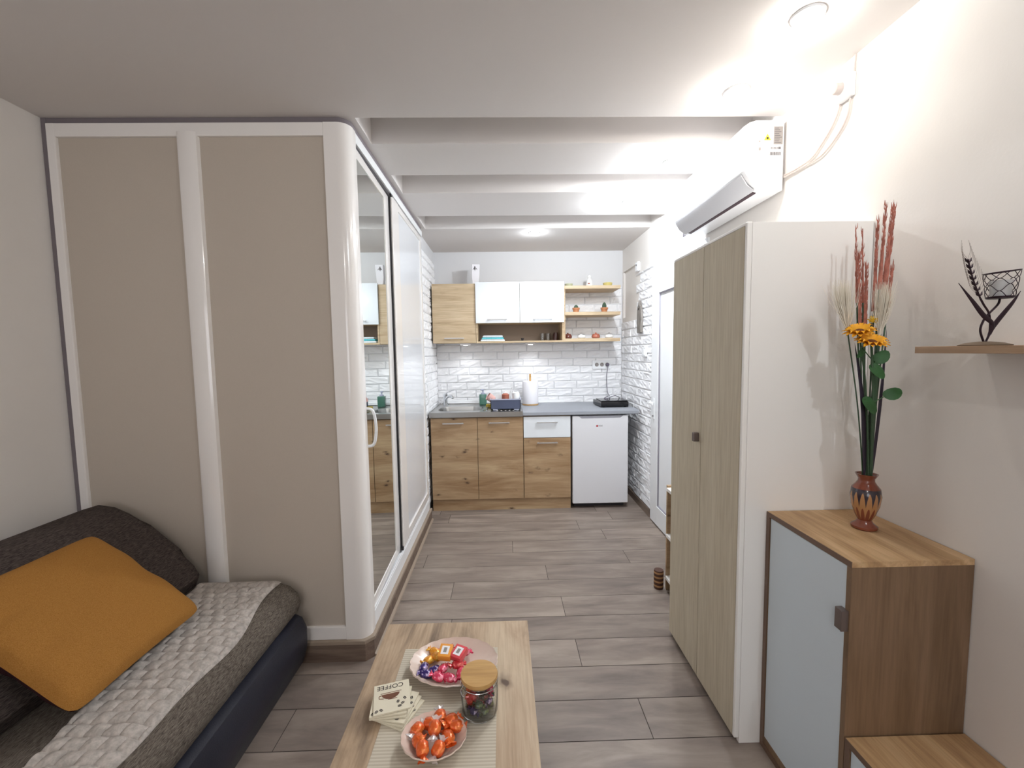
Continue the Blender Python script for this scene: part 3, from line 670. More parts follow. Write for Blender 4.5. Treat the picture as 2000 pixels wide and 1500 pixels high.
# paper towel roll on holder
t = thing('paper_towel_holder', 'wooden paper towel holder with a thick white roll beside the dish rack', 'paper towel', (.268,4.2,.891))
bm = B(); lathe(bm, [(.078,0),(.080,.004),(.078,.012)], (.268,4.2,.891), 32); link('base', bm, bamboo, t, smooth=True)
bm = B(); lathe(bm, [(.010,.012),(.010,.300),(.007,.306)], (.268,4.2,.891), 14); link('rod', bm, bamboo, t, smooth=True)
bm = B(); lathe(bm, [(.020,.013),(.076,.013),(.078,.02),(.078,.228),(.074,.236),(.020,.236)], (.268,4.2,.891), 40); link('paper_roll', bm, paper, t, smooth=True)
# soap dispenser
t = thing('soap_dispenser', 'green square soap dispenser with clear pump behind the sink', 'soap dispenser', (-.2,4.25,.893))
bm = B(); box(bm, -.238, -.166, 4.215, 4.285, .894, 1.0, .008, 3); link('bottle', bm, soap_green, t, smooth=True)
bm = B(); lathe(bm, [(.022,0),(.022,.012),(.008,.016),(.008,.036),(.012,.038),(.012,.048)], (-.202,4.25,1.0), 14); tube(bm, [(-.202,4.25,1.045),(-.222,4.22,1.045)], .006, 8); link('pump', bm, rack_light, t, smooth=True)
# sponge + cup beside the rack
bm = B(); box(bm, -.165, -.085, 4.0, 4.05, .895, .925, .006); tag(link('sponge', bm, sponge, origin=(-.125,4.02,.895)), 'yellow sponge lying between soap dispenser and dish rack', 'sponge')
bm = B(); lathe(bm, [(.022,0),(.028,.032),(.026,.032),(.020,.003)], (-.165,3.83,.894), 18); tag(link('drinking_glass', bm, glass_m, origin=(-.165,3.83,.894), smooth=True), 'small clear glass bowl near the front edge of the sink', 'glass')
# dish rack with things in it
t = thing('dish_rack', 'slate blue plastic dish rack with pale rim on the sink drainer', 'dish rack', (.025,3.93,.895))
bm = B(); x0, x1, y0, y1 = -.115, .155, 3.80, 4.07
for a, b, c_, d_ in ((x0,x1,y0,y0+.005),(x0,x1,y1-.005,y1),(x0,x0+.005,y0,y1),(x1-.005,x1,y0,y1)): box(bm, a, b, c_, d_, .905, .990)
box(bm, x0, x1, y0, y1, .905, .909)
for k in range(9): box(bm, x0+.012+k*.03, x0+.018+k*.03, y0-.002, y0+.004, .91, .985)
link('basket', bm, rack_grey, t)
bm = B()
for a, b, c_, d_ in ((x0-.006,x1+.006,y0-.006,y0+.004),(x0-.006,x1+.006,y1-.004,y1+.006),(x0-.006,x0+.004,y0,y1),(x1-.004,x1+.006,y0,y1)): box(bm, a, b, c_, d_, .988, .997, .001)
link('rim', bm, rack_light, t)
for sx in (x0+.02, x1-.06):
    for sy in (y0+.01, y1-.05): bm = B(); box(bm, sx, sx+.045, sy-.012, sy+.03, .8965, .905, .002); link('foot', bm, rack_light, t)
def dish(name, label, cat, loc, prof, m, rot, n=22):
    bm = B(); lathe(bm, prof, (0,0,0), n)
    M = Matrix.Translation(loc) @ Matrix.Rotation(rot[2],4,'Z') @ Matrix.Rotation(rot[0],4,'X') @ Matrix.Rotation(rot[1],4,'Y')
    bmesh.ops.transform(bm, matrix=M, verts=bm.verts); return tag(link(name, bm, m, origin=loc, smooth=True), label, cat, 'dishes drying in the rack')
CUP = [(.022,0),(.034,.01),(.036,.07),(.033,.07),(.03,.012),(.002,.008)]
dish('cup', 'pink cup tilted at the left edge of the dish rack', 'cup', (-.085,3.90,.975), CUP, pink_cer, (.3,-.9,0))
dish('cup', 'brown and pink cup standing upside down in the middle of the dish rack', 'cup', (.02,3.93,1.035), CUP, rust_cer, (PI,0,0))
dish('cup', 'white cup resting upside down at the right of the dish rack', 'cup', (.115,3.95,1.045), CUP, white_cer, (PI-.1,0.1,0))
dish('plate', 'white plate standing upright in the back of the dish rack', 'plate', (.06,4.03,.985), [(.03,0),(.07,.010),(.068,.014),(.002,.006)], white_cer, (1.3,0,0.1))
dish('bowl', 'white bowl leaning at the back left of the dish rack', 'bowl', (-.05,3.995,.955), [(.02,0),(.045,.025),(.052,.045),(.05,.045),(.002,.005)], white_cer, (1.0,0,.2))
for i, (a, b) in enumerate((((.035,3.99,.93),(.085,4.01,1.085)),((.045,3.98,.93),(.095,3.99,1.07)))):
    bm = B(); tube(bm, [a, tuple((p+q)/2 for p,q in zip(a,b)), b], [.003,.003,.005], 6, flat=.5); tag(link('cutlery', bm, alu, origin=a, smooth=True), ('longer', 'shorter')[i]+' steel cutlery handle sticking out of the dish rack', 'cutlery', 'dishes drying in the rack')
# double hot plate
t = thing('hot_plate', 'black portable electric hot plate on the worktop under the socket', 'hot plate', (1.02,3.99,.891))
bm = B(); prism(bm, [(.90,3.89),(1.155,3.89),(1.175,4.14),(.88,4.14)], 'z', .897, .945, .006); link('body', bm, black_gloss, t, smooth=True)
bm = B(); box(bm, .905, 1.15, 3.90, 4.13, .9455, .953, .003); link('glass_top', bm, black_gloss, t)
for x in (.93,1.13):
    for y in (3.92,4.10): bm = B(); lathe(bm, [(.012,0),(.012,.007)], (x,y,.891), 10); link('foot', bm, black_rub, t)
bm = B(); lathe(bm, [(.018,0),(.016,.012)], (0,0,0), 14)
for v in bm.verts: v.co = Vector((1.155+v.co.z, 3.95+v.co.x, .915+v.co.y))
link('knob', bm, dark_grey, t, smooth=True)
# sockets
t = thing('wall_socket', 'white triple wall socket on the brick wall above the hot plate', 'socket', (1.01,4.375,1.27))
bm = B(); box(bm, .92, 1.105, 4.363, 4.38, 1.228, 1.315, .003); link('plate', bm, pvc_white, t)
for x in (.965,1.018,1.072):
    bm = B(); lathe(bm, [(.020,0),(.018,.003),(.016,-.004)], (0,0,0), 18, True, True)
    for v in bm.verts: v.co = Vector((x+v.co.x, 4.362-v.co.z, 1.272+v.co.y))
    link('outlet', bm, sticker_g, t)
bm = B(); pts = spline([(1.072,4.345,1.27),(1.07,4.33,1.25),(1.062,4.34,1.15),(1.066,4.33,1.0),(1.06,4.22,.965),(1.03,4.12,.975),(.975,4.08,.958),(.985,4.02,.960),(1.06,4.03,.985),(1.10,4.06,.972),(1.13,4.12,.960),(1.14,4.17,.925)], 8); tube(bm, pts, .0035, 6)
lathe(bm, [(.018,0),(.018,.022),(.008,.03)], (0,0,0), 14)
for v in list(bm.verts)[-42:]: v.co = Vector((1.072+v.co.x, 4.360-v.co.z, 1.272+v.co.y))
tag(link('power_cord', bm, plain('grey_cord', (104,98,112), .5), origin=(1.07,4.34,1.27), smooth=True), 'thin dark cord from the wall socket down to the hot plate', 'cord')
# things on the right kitchen wall
t = thing('junction_box', 'small white round-edged box high on the right wall beside the niche', 'socket', (1.22,3.87,2.16))
bm = B(); box(bm, XR-.026, XR, 3.83, 3.895, 2.12, 2.20, .006, 3); link('cover', bm, pvc_white, t)
bm = B(); box(bm, XR-.029, XR-.026, 3.852, 3.868, 2.165, 2.18, .001); link('button', bm, print_gr, t)
t = thing('light_switch', 'white light switch on the brick wall below the wooden ornament', 'switch', (1.22,3.64,1.4))
bm = B(); box(bm, XR-.028, XR-.010, 3.60, 3.68, 1.36, 1.44, .004); link('plate', bm, pvc_white, t)
bm = B(); box(bm, XR-.033, XR-.028, 3.62, 3.66, 1.375, 1.425, .002); link('rocker', bm, pvc_white, t)
t = thing('wooden_wall_ornament', 'grey weathered driftwood ornament hanging on the white brick wall', 'ornament', (1.21,3.755,1.567))
pr = [(3.70,1.57),(3.725,1.566),(3.76,1.562),(3.80,1.567),(3.806,1.62),(3.80,1.66),(3.808,1.70),(3.80,1.74),(3.802,1.79),(3.775,1.80),(3.76,1.845),(3.748,1.845),(3.735,1.80),(3.715,1.78),(3.703,1.74),(3.698,1.68),(3.702,1.62)]
bm = B(); prism(bm, pr, 'x', XR-.036, XR-.014, .004)
for k in range(9): y = 3.71+.0095*k; box(bm, XR-.038, XR-.036, y, y+.004, 1.59+random.uniform(0,.05), 1.70+random.uniform(0,.06))
link('board', bm, wood_grey, t)
bm = B(); lathe(bm, [(.011,0),(.009,.004),(.004,.006)], (0,0,0), 14)
for v in bm.verts: v.co = Vector((XR-.036-v.co.z, 3.755+v.co.x, 1.775+v.co.y))
link('carved_hole', bm, print_dk, t)

# ------------------------------------------------------------------ air conditioner
ac = thing('air_conditioner', 'white split air conditioner high on the right wall above the wardrobe', 'air conditioner', (1.13,2.25,2.10))
pf = [(XR-.014,2.098),(XR-.014,2.388),(1.10,2.388),(1.068,2.378),(1.05,2.362),(1.036,2.32),(1.034,2.262),(1.043,2.205),(1.058,2.168),(1.082,2.135),(1.115,2.110),(1.155,2.099)]
bm = B(); prism(bm, pf, 'y', 1.875, 2.625, .005, 3); link('body', bm, ac_white, ac, smooth=True)
fp = [(1.066,2.376),(1.046,2.362),(1.030,2.32),(1.028,2.262),(1.037,2.206),(1.048,2.178),(1.052,2.180),(1.041,2.208),(1.033,2.262),(1.035,2.32),(1.052,2.360)]
bm = B(); prism(bm, fp, 'y', 1.880, 2.620, .001, 1); link('front_panel', bm, ac_white, ac, smooth=True)
bm = B(); prism(bm, [(1.054,2.172),(1.080,2.131),(1.112,2.106),(1.110,2.103),(1.076,2.128),(1.050,2.170)], 'y', 1.90, 2.60); link('louver_flap', bm, ac_under, ac, smooth=True)
bm = B(); prism(bm, [(1.118,2.1085),(1.133,2.105),(1.132,2.101),(1.116,2.1045)], 'y', 1.925, 2.575); link('air_slot', bm, plain('dark_slot', (70,52,60), .7), ac)
bm = B(); box(bm, XR-.014, XR-.0005, 1.90, 2.60, 2.11, 2.38); link('mounting_plate', bm, trim_lilac, ac)
bm = B(); lathe(bm, [(.007,0),(.006,.004)], (0,0,0), 10)
for v in bm.verts: v.co = Vector((1.028-v.co.z, 2.585+v.co.x, 2.235+v.co.y))
link('indicator', bm, ac_white, ac)
ya = 1.8742
bm = B(); prism(bm, [(1.133,2.305),(1.163,2.305),(1.148,2.332)], 'y', ya, ya+.001); wl = link('warning_label', bm, sticker_y, ac)
bm = B(); lathe(bm, [(.005,0),(.005,.0006)], (0,0,0), 10)
for v in bm.verts: v.co = Vector((1.148+v.co.x, ya-.0002-v.co.z*.5, 2.313+v.co.y))
link('warning_symbol', bm, print_dk, wl)
bm = B(); box(bm, 1.175, 1.214, ya, ya+.001, 2.288, 2.362); rl = link('rating_label', bm, sticker_g, ac)
bm = B()
for k in range(9): box(bm, 1.178, 1.178+random.uniform(.018,.033), ya-.0004, ya, 2.293+k*.0075, 2.2955+k*.0075)
link('label_print', bm, print_gr, rl)
bm = B(); x = 1.160
while x < 1.208: w = random.choice((.0008,.0016,.0028)); box(bm, x, x+w, ya-.0001, ya+.001, 2.243, 2.256); x += w+random.choice((.0012,.002))
x = 1.165
while x < 1.204: w = random.choice((.0008,.0016,.0026)); box(bm, x, x+w, ya-.0001, ya+.001, 2.268, 2.278); x += w+random.choice((.0012,.0024))
link('barcode', bm, print_gr, ac)
bm = B(); box(bm, 1.110, 1.118, ya-.0001, ya+.001, 2.298, 2.303); box(bm, 1.110,1.120,ya-.0001,ya+.001,2.263,2.275); link('small_print', bm, sticker_g, ac)
t = thing('socket_box', 'white wall socket under the ceiling beside the air conditioner', 'socket', (1.22,1.555,2.33))
bm = B(); box(bm, XR-.020, XR, 1.520, 1.590, 2.288, 2.366, .004); link('plate', bm, ac_white, t)
bm = B(); lathe(bm, [(.020,0),(.018,.022),(.009,.028)], (0,0,0), 16)
for v in bm.verts: v.co = Vector((XR-.020-v.co.z, 1.568+v.co.x, 2.334+v.co.y))
link('plug', bm, cord_white, t, smooth=True)
cordA = [(XR-.012,1.872,2.157),(XR-.008,1.80,2.155),(XR-.007,1.715,2.160),(XR-.006,1.655,2.196),(XR-.006,1.605,2.24),(XR-.006,1.578,2.29)]
cordB = [(XR-.012,1.872,2.150),(XR-.008,1.76,2.146),(XR-.007,1.66,2.147),(XR-.006,1.585,2.186),(XR-.006,1.545,2.23),(XR-.006,1.535,2.285)]
for i, c_ in enumerate((cordA, cordB)):
    bm = B(); tube(bm, spline(c_), .0032, 6); tag(link('power_cord', bm, cord_white, origin=c_[0], smooth=True), ('inner thin white cord curving from the air conditioner up to its socket', 'outer thin white cord hanging lower between air conditioner and socket')[i], 'cord')
bm = B(); tube(bm, [(XR-.004,1.527,2.366),(XR-.004,1.524,2.40),(XR-.004,1.522,ZC-.002)], .003, 6); tag(link('conduit', bm, cord_white, origin=(XR,1.525,2.366), smooth=True), 'short white conduit between the wall socket and the ceiling', 'cord')

# ------------------------------------------------------------------ freestanding wardrobe (right)
wd = thing('wardrobe', 'freestanding white wardrobe with two pale wood doors against the right wall', 'wardrobe', (1.02,1.72,0))
WX, WA, WB, WZ = .81, 1.418, 2.018, 1.832
bm = B()
box(bm, WX+.018, XR-.002, WA, WA+.016, 0, WZ, .001); box(bm, WX+.018, XR-.002, WB-.016, WB, 0, WZ, .001)
box(bm, WX+.018, XR-.002, WA+.016, WB-.016, WZ-.016, WZ-.001); box(bm, WX+.03, XR-.002, WA+.016, WB-.016, .05, .066); box(bm, XR-.008, XR-.003, WA+.016, WB-.016, .05, WZ-.016)
box(bm, WX+.04, WX+.056, WA+.016, WB-.016, 0, .05)
link('body', bm, white_lam, wd)
bm = B(); box(bm, WX, WX+.018, WA, WA+.014, .02, WZ+.002, .004, 3); box(bm, WX, WX+.0178, WA+.014, WB, WZ-.008, WZ+.002, .002); link('edge_trim', bm, white_lam, wd)
for i, (a, b) in enumerate(((WA+.016, 1.716),(1.720, WB))):
    bm = B(); box(bm, WX, WX+.017, a, b, .02, WZ-.009, .001); d_ = link('door', bm, oak_w, wd)
    if i == 1:
        bm = B(); box(bm, WX-.022, WX, 1.733, 1.752, 1.035, 1.072, .003); link('knob', bm, knob_m, d_)

# ------------------------------------------------------------------ shoe cabinets (right front)
def shoecab(y0, y1, z1, label, tall):
    t = thing('shoe_cabinet', label, 'cabinet', (1.07, (y0+y1)/2, 0), 'stepped oak shoe cabinets along the right wall')
    x0 = .903
    bm = B(); box(bm, x0, XR-.003, y0, y1, z1-.016, z1, .0008); link('top_board', bm, oak_s, t)
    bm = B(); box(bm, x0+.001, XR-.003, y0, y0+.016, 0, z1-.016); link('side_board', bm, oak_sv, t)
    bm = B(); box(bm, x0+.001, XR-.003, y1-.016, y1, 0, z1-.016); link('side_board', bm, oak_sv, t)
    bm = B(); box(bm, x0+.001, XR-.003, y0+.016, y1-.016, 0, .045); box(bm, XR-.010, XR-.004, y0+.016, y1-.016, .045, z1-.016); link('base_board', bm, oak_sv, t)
    bm = B(); box(bm, x0-.0008, x0+.001, y0, y1, z1-.016, z1); box(bm, x0-.0008, x0+.001, y1-.016, y1, 0, z1-.016); box(bm, x0-.0008, x0+.001, y0, y1-.016, 0, .02); link('front_edge', bm, oak_edge_shade, t)
    bm = B(); box(bm, x0+.003, x0+.019, y0+.017 if not tall else y0+.006, y1-.018, .024, z1-.019, .001); d_ = link('door', bm, white_day_tint, t)
    hz = z1-.165 if tall else z1-.11
    bm = B(); box(bm, x0-.018, x0+.003, y0+.004, y0+.007, hz-.028, hz+.028, .0008); box(bm, x0-.016, x0+.0028, y0+.007, y0+.03, hz-.028, hz+.028, .0008); link('handle', bm, knob_m, d_)
shoecab(1.056, 1.415, .858, 'tall oak shoe cabinet with a white door tinted daylight blue, the vase on it', True)
shoecab(.66, 1.052, .372, 'low oak shoe cabinet, the step in front of the taller one', False)
bm = B(); box(bm, XR-.014, XR, YN, .655, 0, .07); struct('baseboard_front_right', bm, plinth_y)

# vase and stems
vx, vy, vz = 1.112, 1.262, .858
bm = B(); lathe(bm, [(.030,0),(.034,.004),(.034,.010),(.022,.020),(.018,.028),(.026,.045),(.036,.075),(.0395,.105),(.036,.128),(.026,.141),(.021,.150),(.021,.158),(.027,.168),(.029,.172),(.025,.172),(.018,.160),(.018,.145),(.010,.12)], (vx,vy,vz), 40, True, True)
tag(link('vase', bm, vase_m, origin=(vx,vy,vz), smooth=True), 'small footed brown vase with dark blue tongue pattern on the tall shoe cabinet', 'vase')
mouth = Vector((vx-.004, vy+.004, vz+.125))
def neck(dx, dy): return Vector((vx+dx, vy+dy, vz+.172))
def lerp(a, b, t): return Vector(a)*(1-t)+Vector(b)*t
reeds = [(1.083,1.31,1.775,.3,.32),(1.096,1.30,1.775,.3,.32),(1.108,1.262,1.79,.42,.4),(1.120,1.25,1.825,.42,.35),(1.146,1.255,1.822,.4,.42),(1.157,1.262,1.828,.42,.42),(1.170,1.28,1.745,.3,.3),(1.186,1.29,1.662,.28,.22),(1.074,1.285,1.70,.35,.42),(1.088,1.27,1.66,.3,.4)]
rl_ = ['leaning left, topmost thin tip','with thin split tip left of the middle','standing upright left of the middle','with the tallest tip left of the gap','with forked tip, tallest right of the gap','beside the tallest, its tip leaning right','thin, behind and right of the tallest ones','short, leaning furthest right','thick, leftmost over the pale plumes','short rusty one among the pale plumes']
for i, (x, y, z, q, sp_) in enumerate(reeds):
    tip = Vector((x,y,z)); base = mouth + Vector(((i%4-1.5)*.003, (i%3-1)*.003, -.04+(i%5)*.004)); nk = neck((i%4-1.5)*.005, (i%3-1)*.005)
    c_ = lerp(nk, tip, .5) + Vector(((i%3-1)*.004, .004, 0))
    P_ = spline([base, nk, c_, tip], 10)
    t = thing('dried_reed', 'rusty red dried reed in the vase, ' + rl_[i], 'reed', tuple(base), 'dried reeds in the brown vase')
    k0 = int(len(P_)*(1-sp_*.62))
    bm = B(); tube(bm, P_[:k0+1], .0022, 6); link('stem', bm, stem_green, t, smooth=True)
    S_ = P_[k0:]; m_ = len(S_)
    bm = B(); tube(bm, S_, [max(.0012, (.0052 if i not in (0,1,6) else .003)*(1-(j/(m_-1))**.9)+.0008) for j in range(m_)], 8)
    for p, pn in zip(S_[:-1], S_[1:]):
        for k in range(16):
            a = random.uniform(0, 2*PI); d3 = Vector((math.cos(a), math.sin(a), 0)); b0 = lerp(p, pn, random.random())
            if i in (0,1,6) and k > 4: continue
            tube(bm, [b0, b0+d3*.0035+Vector((0,0,.007)), b0+d3*.0045+Vector((0,0,.020))], [.0013,.0011,.0002], 4)
    link('seed_head', bm, rust_reed, t, smooth=True)
# cream plumes
plumes = [((1.040,1.27,1.46),(1.012,1.27,1.62),.030,'left of the reeds above the yellow flowers'),((1.118,1.25,1.44),(1.120,1.24,1.605),.026,'in front of the reeds, middle of the bunch'),((1.150,1.29,1.44),(1.176,1.30,1.60),.020,'thin one on the right of the reeds')]
for i, (b0, tp_, w, lb) in enumerate(plumes):
    b0, tp_ = Vector(b0), Vector(tp_); base = mouth + Vector((.003*i-.004, .003, -.03))
    t = thing('pampas_plume', 'fluffy cream fan-shaped plume in the vase, ' + lb, 'plume', tuple(base), 'cream plumes in the brown vase')
    bm = B(); tube(bm, spline([base, neck(-.010+.010*i, .004), lerp(neck(0,0), b0, .5), b0], 8), .0018, 6); link('stem', bm, stem_green, t, smooth=True)
    bm = B(); ax = (tp_-b0); L_ = ax.length
    for k in range(230):
        s0 = random.random()**1.5*.35; d3 = Vector((random.gauss(0,1), random.gauss(0,.7), 0)); d3 = d3*w*.55
        e = b0 + ax*random.uniform(.72,1.02) + d3; s_ = b0+ax*s0
        mpt = lerp(s_, e, .5) + d3*.15
        tube(bm, [s_, mpt, e], [.0007,.0006,.0002], 3, False)
    link('plume_head', bm, plume, t)
# long dark blade leaves
blades = [((1.046,1.25,1.43),.012,'curving left under the yellow flowers',stem_dark,1.25),((1.075,1.255,1.30),.009,'short one left of the stems',stem_green,1.25),((1.118,1.25,1.46),.014,'broad one in the middle behind the yellow flowers',stem_green,1.25),((1.145,1.255,1.47),.010,'curving right beside the middle stems',stem_dark,1.25)]
for i, (tp_, w, lb, mm, _) in enumerate(blades):
    base = mouth + Vector(((i-1.5)*.003,-.003,-.02)); tp_ = Vector(tp_); nk = neck((i-1.5)*.007, -.005)
    mid = lerp(nk, tp_, .55) + Vector((.010 if i in (0,) else (.004 if i == 3 else 0),0,0))
    P_ = spline([base, nk, mid, tp_], 10); n_ = len(P_)
    bm = B(); tube(bm, P_, [w*.5*(.12+math.sin(PI*min(1,max(0,(j/(n_-1)-.12)/.88)**1.1))) *(1 if j < n_-1 else .2) for j in range(n_)], 8, flat=.25, ref=(0,1,0))
    tag(link('blade_leaf', bm, mm, origin=tuple(base), smooth=True), 'long dark blade leaf in the vase, ' + lb, 'leaf', 'blade leaves in the brown vase')
def petals(bm, n, r0, r1, w, lift, off, c, M):
    for k in range(n):
        a = 2*PI*(k+off)/n; d3 = Vector((math.cos(a), math.sin(a), 0)); s3 = Vector((-math.sin(a), math.cos(a), 0)); wz = random.uniform(-.003,.003)
        pts = [(r0,.35,0),(r0+(r1-r0)*.35,1,lift*.5),(r0+(r1-r0)*.72,.85,lift+wz),(r1,.06,lift*.6+wz)]
        L3 = [(d3*r + s3*w*q + Vector((0,0,z)), d3*r - s3*w*q + Vector((0,0,z)), d3*r + Vector((0,0,z-.0018))) for r, q, z in pts]
        V = [[bm.verts.new(c + M @ p) for p in s] for s in L3]
        for s, t_ in zip(V, V[1:]):
            bm.faces.new((s[0], s[2], t_[2], t_[0])); bm.faces.new((s[2], s[1], t_[1], t_[2]))
fl_ = [((1.050,1.240,1.462),.042,(.30,-.30),petal_m,'upper orange-yellow flower, turned left'),((1.066,1.215,1.430),.043,(.42,-.12),petal_m,'lower orange-yellow flower, nearest the viewer'),((1.098,1.255,1.492),.014,(.5,.1),petal_y,'small yellow bud above the two open flowers')]
for i, (c_, r_, (tx, ty), mm, lb) in enumerate(fl_):
    c_ = Vector(c_); base = mouth + Vector((.002*i, -.003, -.025))
    t = thing('artificial_flower', 'artificial sunflower stem in the vase, ' + lb, 'flower', tuple(base), 'yellow flowers in the brown vase')
    M3 = (Matrix.Rotation(ty,3,'Y') @ Matrix.Rotation(tx,3,'X'))
    bm = B(); tube(bm, spline([base, neck(-.004+.005*i,-.010), lerp(neck(0,0), c_, .6)+Vector((.010,0,.0)), c_-M3@Vector((0,0,.004))], 10), .0026, 8); link('stem', bm, stem_green, t, smooth=True)
    bm = B(); petals(bm, 14 if i < 2 else 9, r_*.25, r_, r_*.15, .006, 0, c_, M3); petals(bm, 14 if i < 2 else 9, r_*.22, r_*.85, r_*.14, .016, .5, c_, M3)
    o_ = link('petals', bm, mm, t, smooth=True)
    bm = B(); lathe(bm, [(r_*.30,0),(r_*.30,.004),(r_*.2,.007),(r_*.05,.008)], (0,0,0), 18); bmesh.ops.transform(bm, matrix=Matrix.Translation(c_) @ M3.to_4x4(), verts=bm.verts); link('flower_centre', bm, seed_m if i < 2 else petal_y, t, smooth=True)
    if i < 2:
        lv = [((1.146,1.23,1.278),.024,.4),((1.088,1.22,1.350),.026,-.8)] if i == 0 else [((1.080,1.23,1.250),.028,-1.0),((1.045,1.225,1.405),.018,-2.2),((1.110,1.235,1.385),.024,.7)]
        for (cc, rr, ang) in lv:
            cc = Vector(cc); bm = B(); n_ = 14; ring = []
            X3 = Vector((math.cos(ang), -.25, math.sin(ang))); Y3 = Vector((-math.sin(ang), .35, math.cos(ang)))
            for k in range(n_):
                a = 2*PI*k/n_; rx = rr*(1+.25*math.cos(a)); ring.append(bm.verts.new(cc + X3*rx*math.cos(a) + Y3*rr*.72*math.sin(a) + Vector((0,.004*math.cos(2*a),0))))
            top = bm.verts.new(cc+Vector((0,-.004,0))); bot = bm.verts.new(cc+Vector((0,-.001,0)))
            for k in range(n_): bm.faces.new((ring[k], ring[(k+1)%n_], top)); bm.faces.new((ring[(k+1)%n_], ring[k], bot))
            tube(bm, [cc - X3*rr*.6, lerp(cc-X3*rr*.6, (1.104,1.25,cc.z-.03), 1)], .0014, 5)
            link('leaf', bm, leaf_green, t, smooth=True)

# wall shelf and candle holder
bm = B(); box(bm, 1.05, XR-.001, .35, 1.068, 1.400, 1.417, .0008); tag(link('wall_shelf', bm, oak_sh, origin=(1.14,.7,1.40)), 'brown wooden wall shelf on the right wall carrying the metal candle holder', 'shelf')
ch = thing('candle_holder', 'dark metal wheat-ear candle holder with a wire cup on the wall shelf', 'candle holder', (1.147,.995,1.417))
cx, cyy, cz = 1.147, .995, 1.417
bm = B(); lathe(bm, [(.045,0),(.046,.002),(.032,.007),(.009,.010)], (cx,cyy,cz), 36); link('base', bm, metal_base, ch, smooth=True)
def blade(pts, w, m, name, flat=.3):
    P_ = spline(pts, 8); n_ = len(P_); bm = B()
    tube(bm, P_, [max(.0008, w*math.sin(PI*(.04+.93*(j/(n_-1))))) for j in range(n_)], 8, flat=flat, ref=(0,1,0)); return link(name, bm, m, ch, smooth=True)
O_ = lambda dx, dz, dy=0: (cx+dx, cyy+dy, cz+dz)
blade([O_(.004,.008),O_(.012,.032),O_(.026,.056),O_(.060,.099),O_(.079,.1275)], .0062, metal_brown, 'leaf')
blade([O_(.012,.026,-.002),O_(.015,.050,-.002),O_(-.010,.072,-.002),O_(-.039,.106,-.002),O_(-.075,.1475,-.002)], .0062, metal_brown, 'leaf')
bm = B(); tube(bm, spline([O_(-.002,.007),O_(-.0125,.0375),O_(-.004,.064),O_(.008,.078),O_(.026,.097),O_(.030,.110)]), .0022, 8); link('stem', bm, metal_brown, ch, smooth=True)
bm = B(); tube(bm, spline([O_(.002,.007),O_(.010,.030),O_(.010,.055),O_(.005,.0775),O_(-.008,.096),O_(-.0175,.111)]), .0020, 8); link('stem', bm, metal_brown, ch, smooth=True)
# wheat ear
bm = B(); ear = spline([O_(-.0175,.111),O_(-.038,.155),O_(-.054,.2025)], 7)
tube(bm, ear, .0018, 6)
for k, p in enumerate(ear[1::2]):
    for s in (-1, 1):
        q = p + Vector((s*.0070-.001, 0, .0045)); tube(bm, [p, lerp(p, q, .6), q+Vector((s*.001-.001,0,.006))], [.0026,.0036,.0006], 6, flat=.5)
link('wheat_ear', bm, metal_brown, ch, smooth=True)
bm = B()
for k, p in enumerate(ear[1:]):
    for s in (-1, 1):
        u_ = k/(len(ear)-2)
        tube(bm, spline([p, p+Vector((s*.017*(1-.4*u_)-.006,0,.020)), p+Vector((s*.021*(1-.6*u_)-.009,0,.044))], 5), .00032, 4)
link('awns', bm, plain('pale_wire', (120,108,100), .5, metal=.5), ch)
# wire cup
hx, hz, h1 = cx+.030, cz+.112, .060; r0_, r1_ = .0235, .0305
bm = B(); lathe(bm, [(.020,-.002),(.0235,-.001),(.0235,.002),(.020,.003)], (hx,cyy,hz), 28)
def cp(a, z): r_ = r0_+(r1_-r0_)*z/h1; return Vector((hx+r_*math.cos(a), cyy+r_*math.sin(a), hz+z+.10*(r_*math.cos(a))*z/h1))
for zz in (.002, h1): tube(bm, [cp(2*PI*k/32, zz) for k in range(33)], .0012, 6)
for row in range(4):
    pts = [cp(2*PI*k/72, (row+.5)*h1/4 + h1/8*math.cos(5*2*PI*k/72 + (PI if row % 2 else 0))) for k in range(73)]
    tube(bm, pts, .0008, 5)
link('wire_cup', bm, metal_brown, ch, smooth=True)
bm = B(); lathe(bm, [(.017,.004),(.020,.040),(.0188,.040),(.0158,.006)], (hx,cyy,hz), 24); link('glass_cup', bm, candle_glass, ch, smooth=True)

# ------------------------------------------------------------------ rack behind the wardrobe
t = thing('small_shelf_rack', 'small wooden rack with white shelves half hidden behind the wardrobe', 'shelf', (1.07,2.3,0))
for y0 in (2.10,2.405):
    bm = B(); box(bm, .945, 1.20, y0, y0+.016, 0, .63); link('side_board', bm, oak_k, t)
for z in (.07,.325,.60):
    bm = B(); box(bm, .938, 1.20, 2.116, 2.405, z, z+.018); link('shelf_board', bm, white_lam, t)
bm = B(); lathe(bm, [(.026,0),(.028,.006),(.028,.105),(.026,.112)], (.908,2.43,.0), 28); tag(link('wooden_canister', bm, ribbed_m, origin=(.908,2.43,0), smooth=True), 'small round striped wooden canister on the floor beside the rack', 'canister')

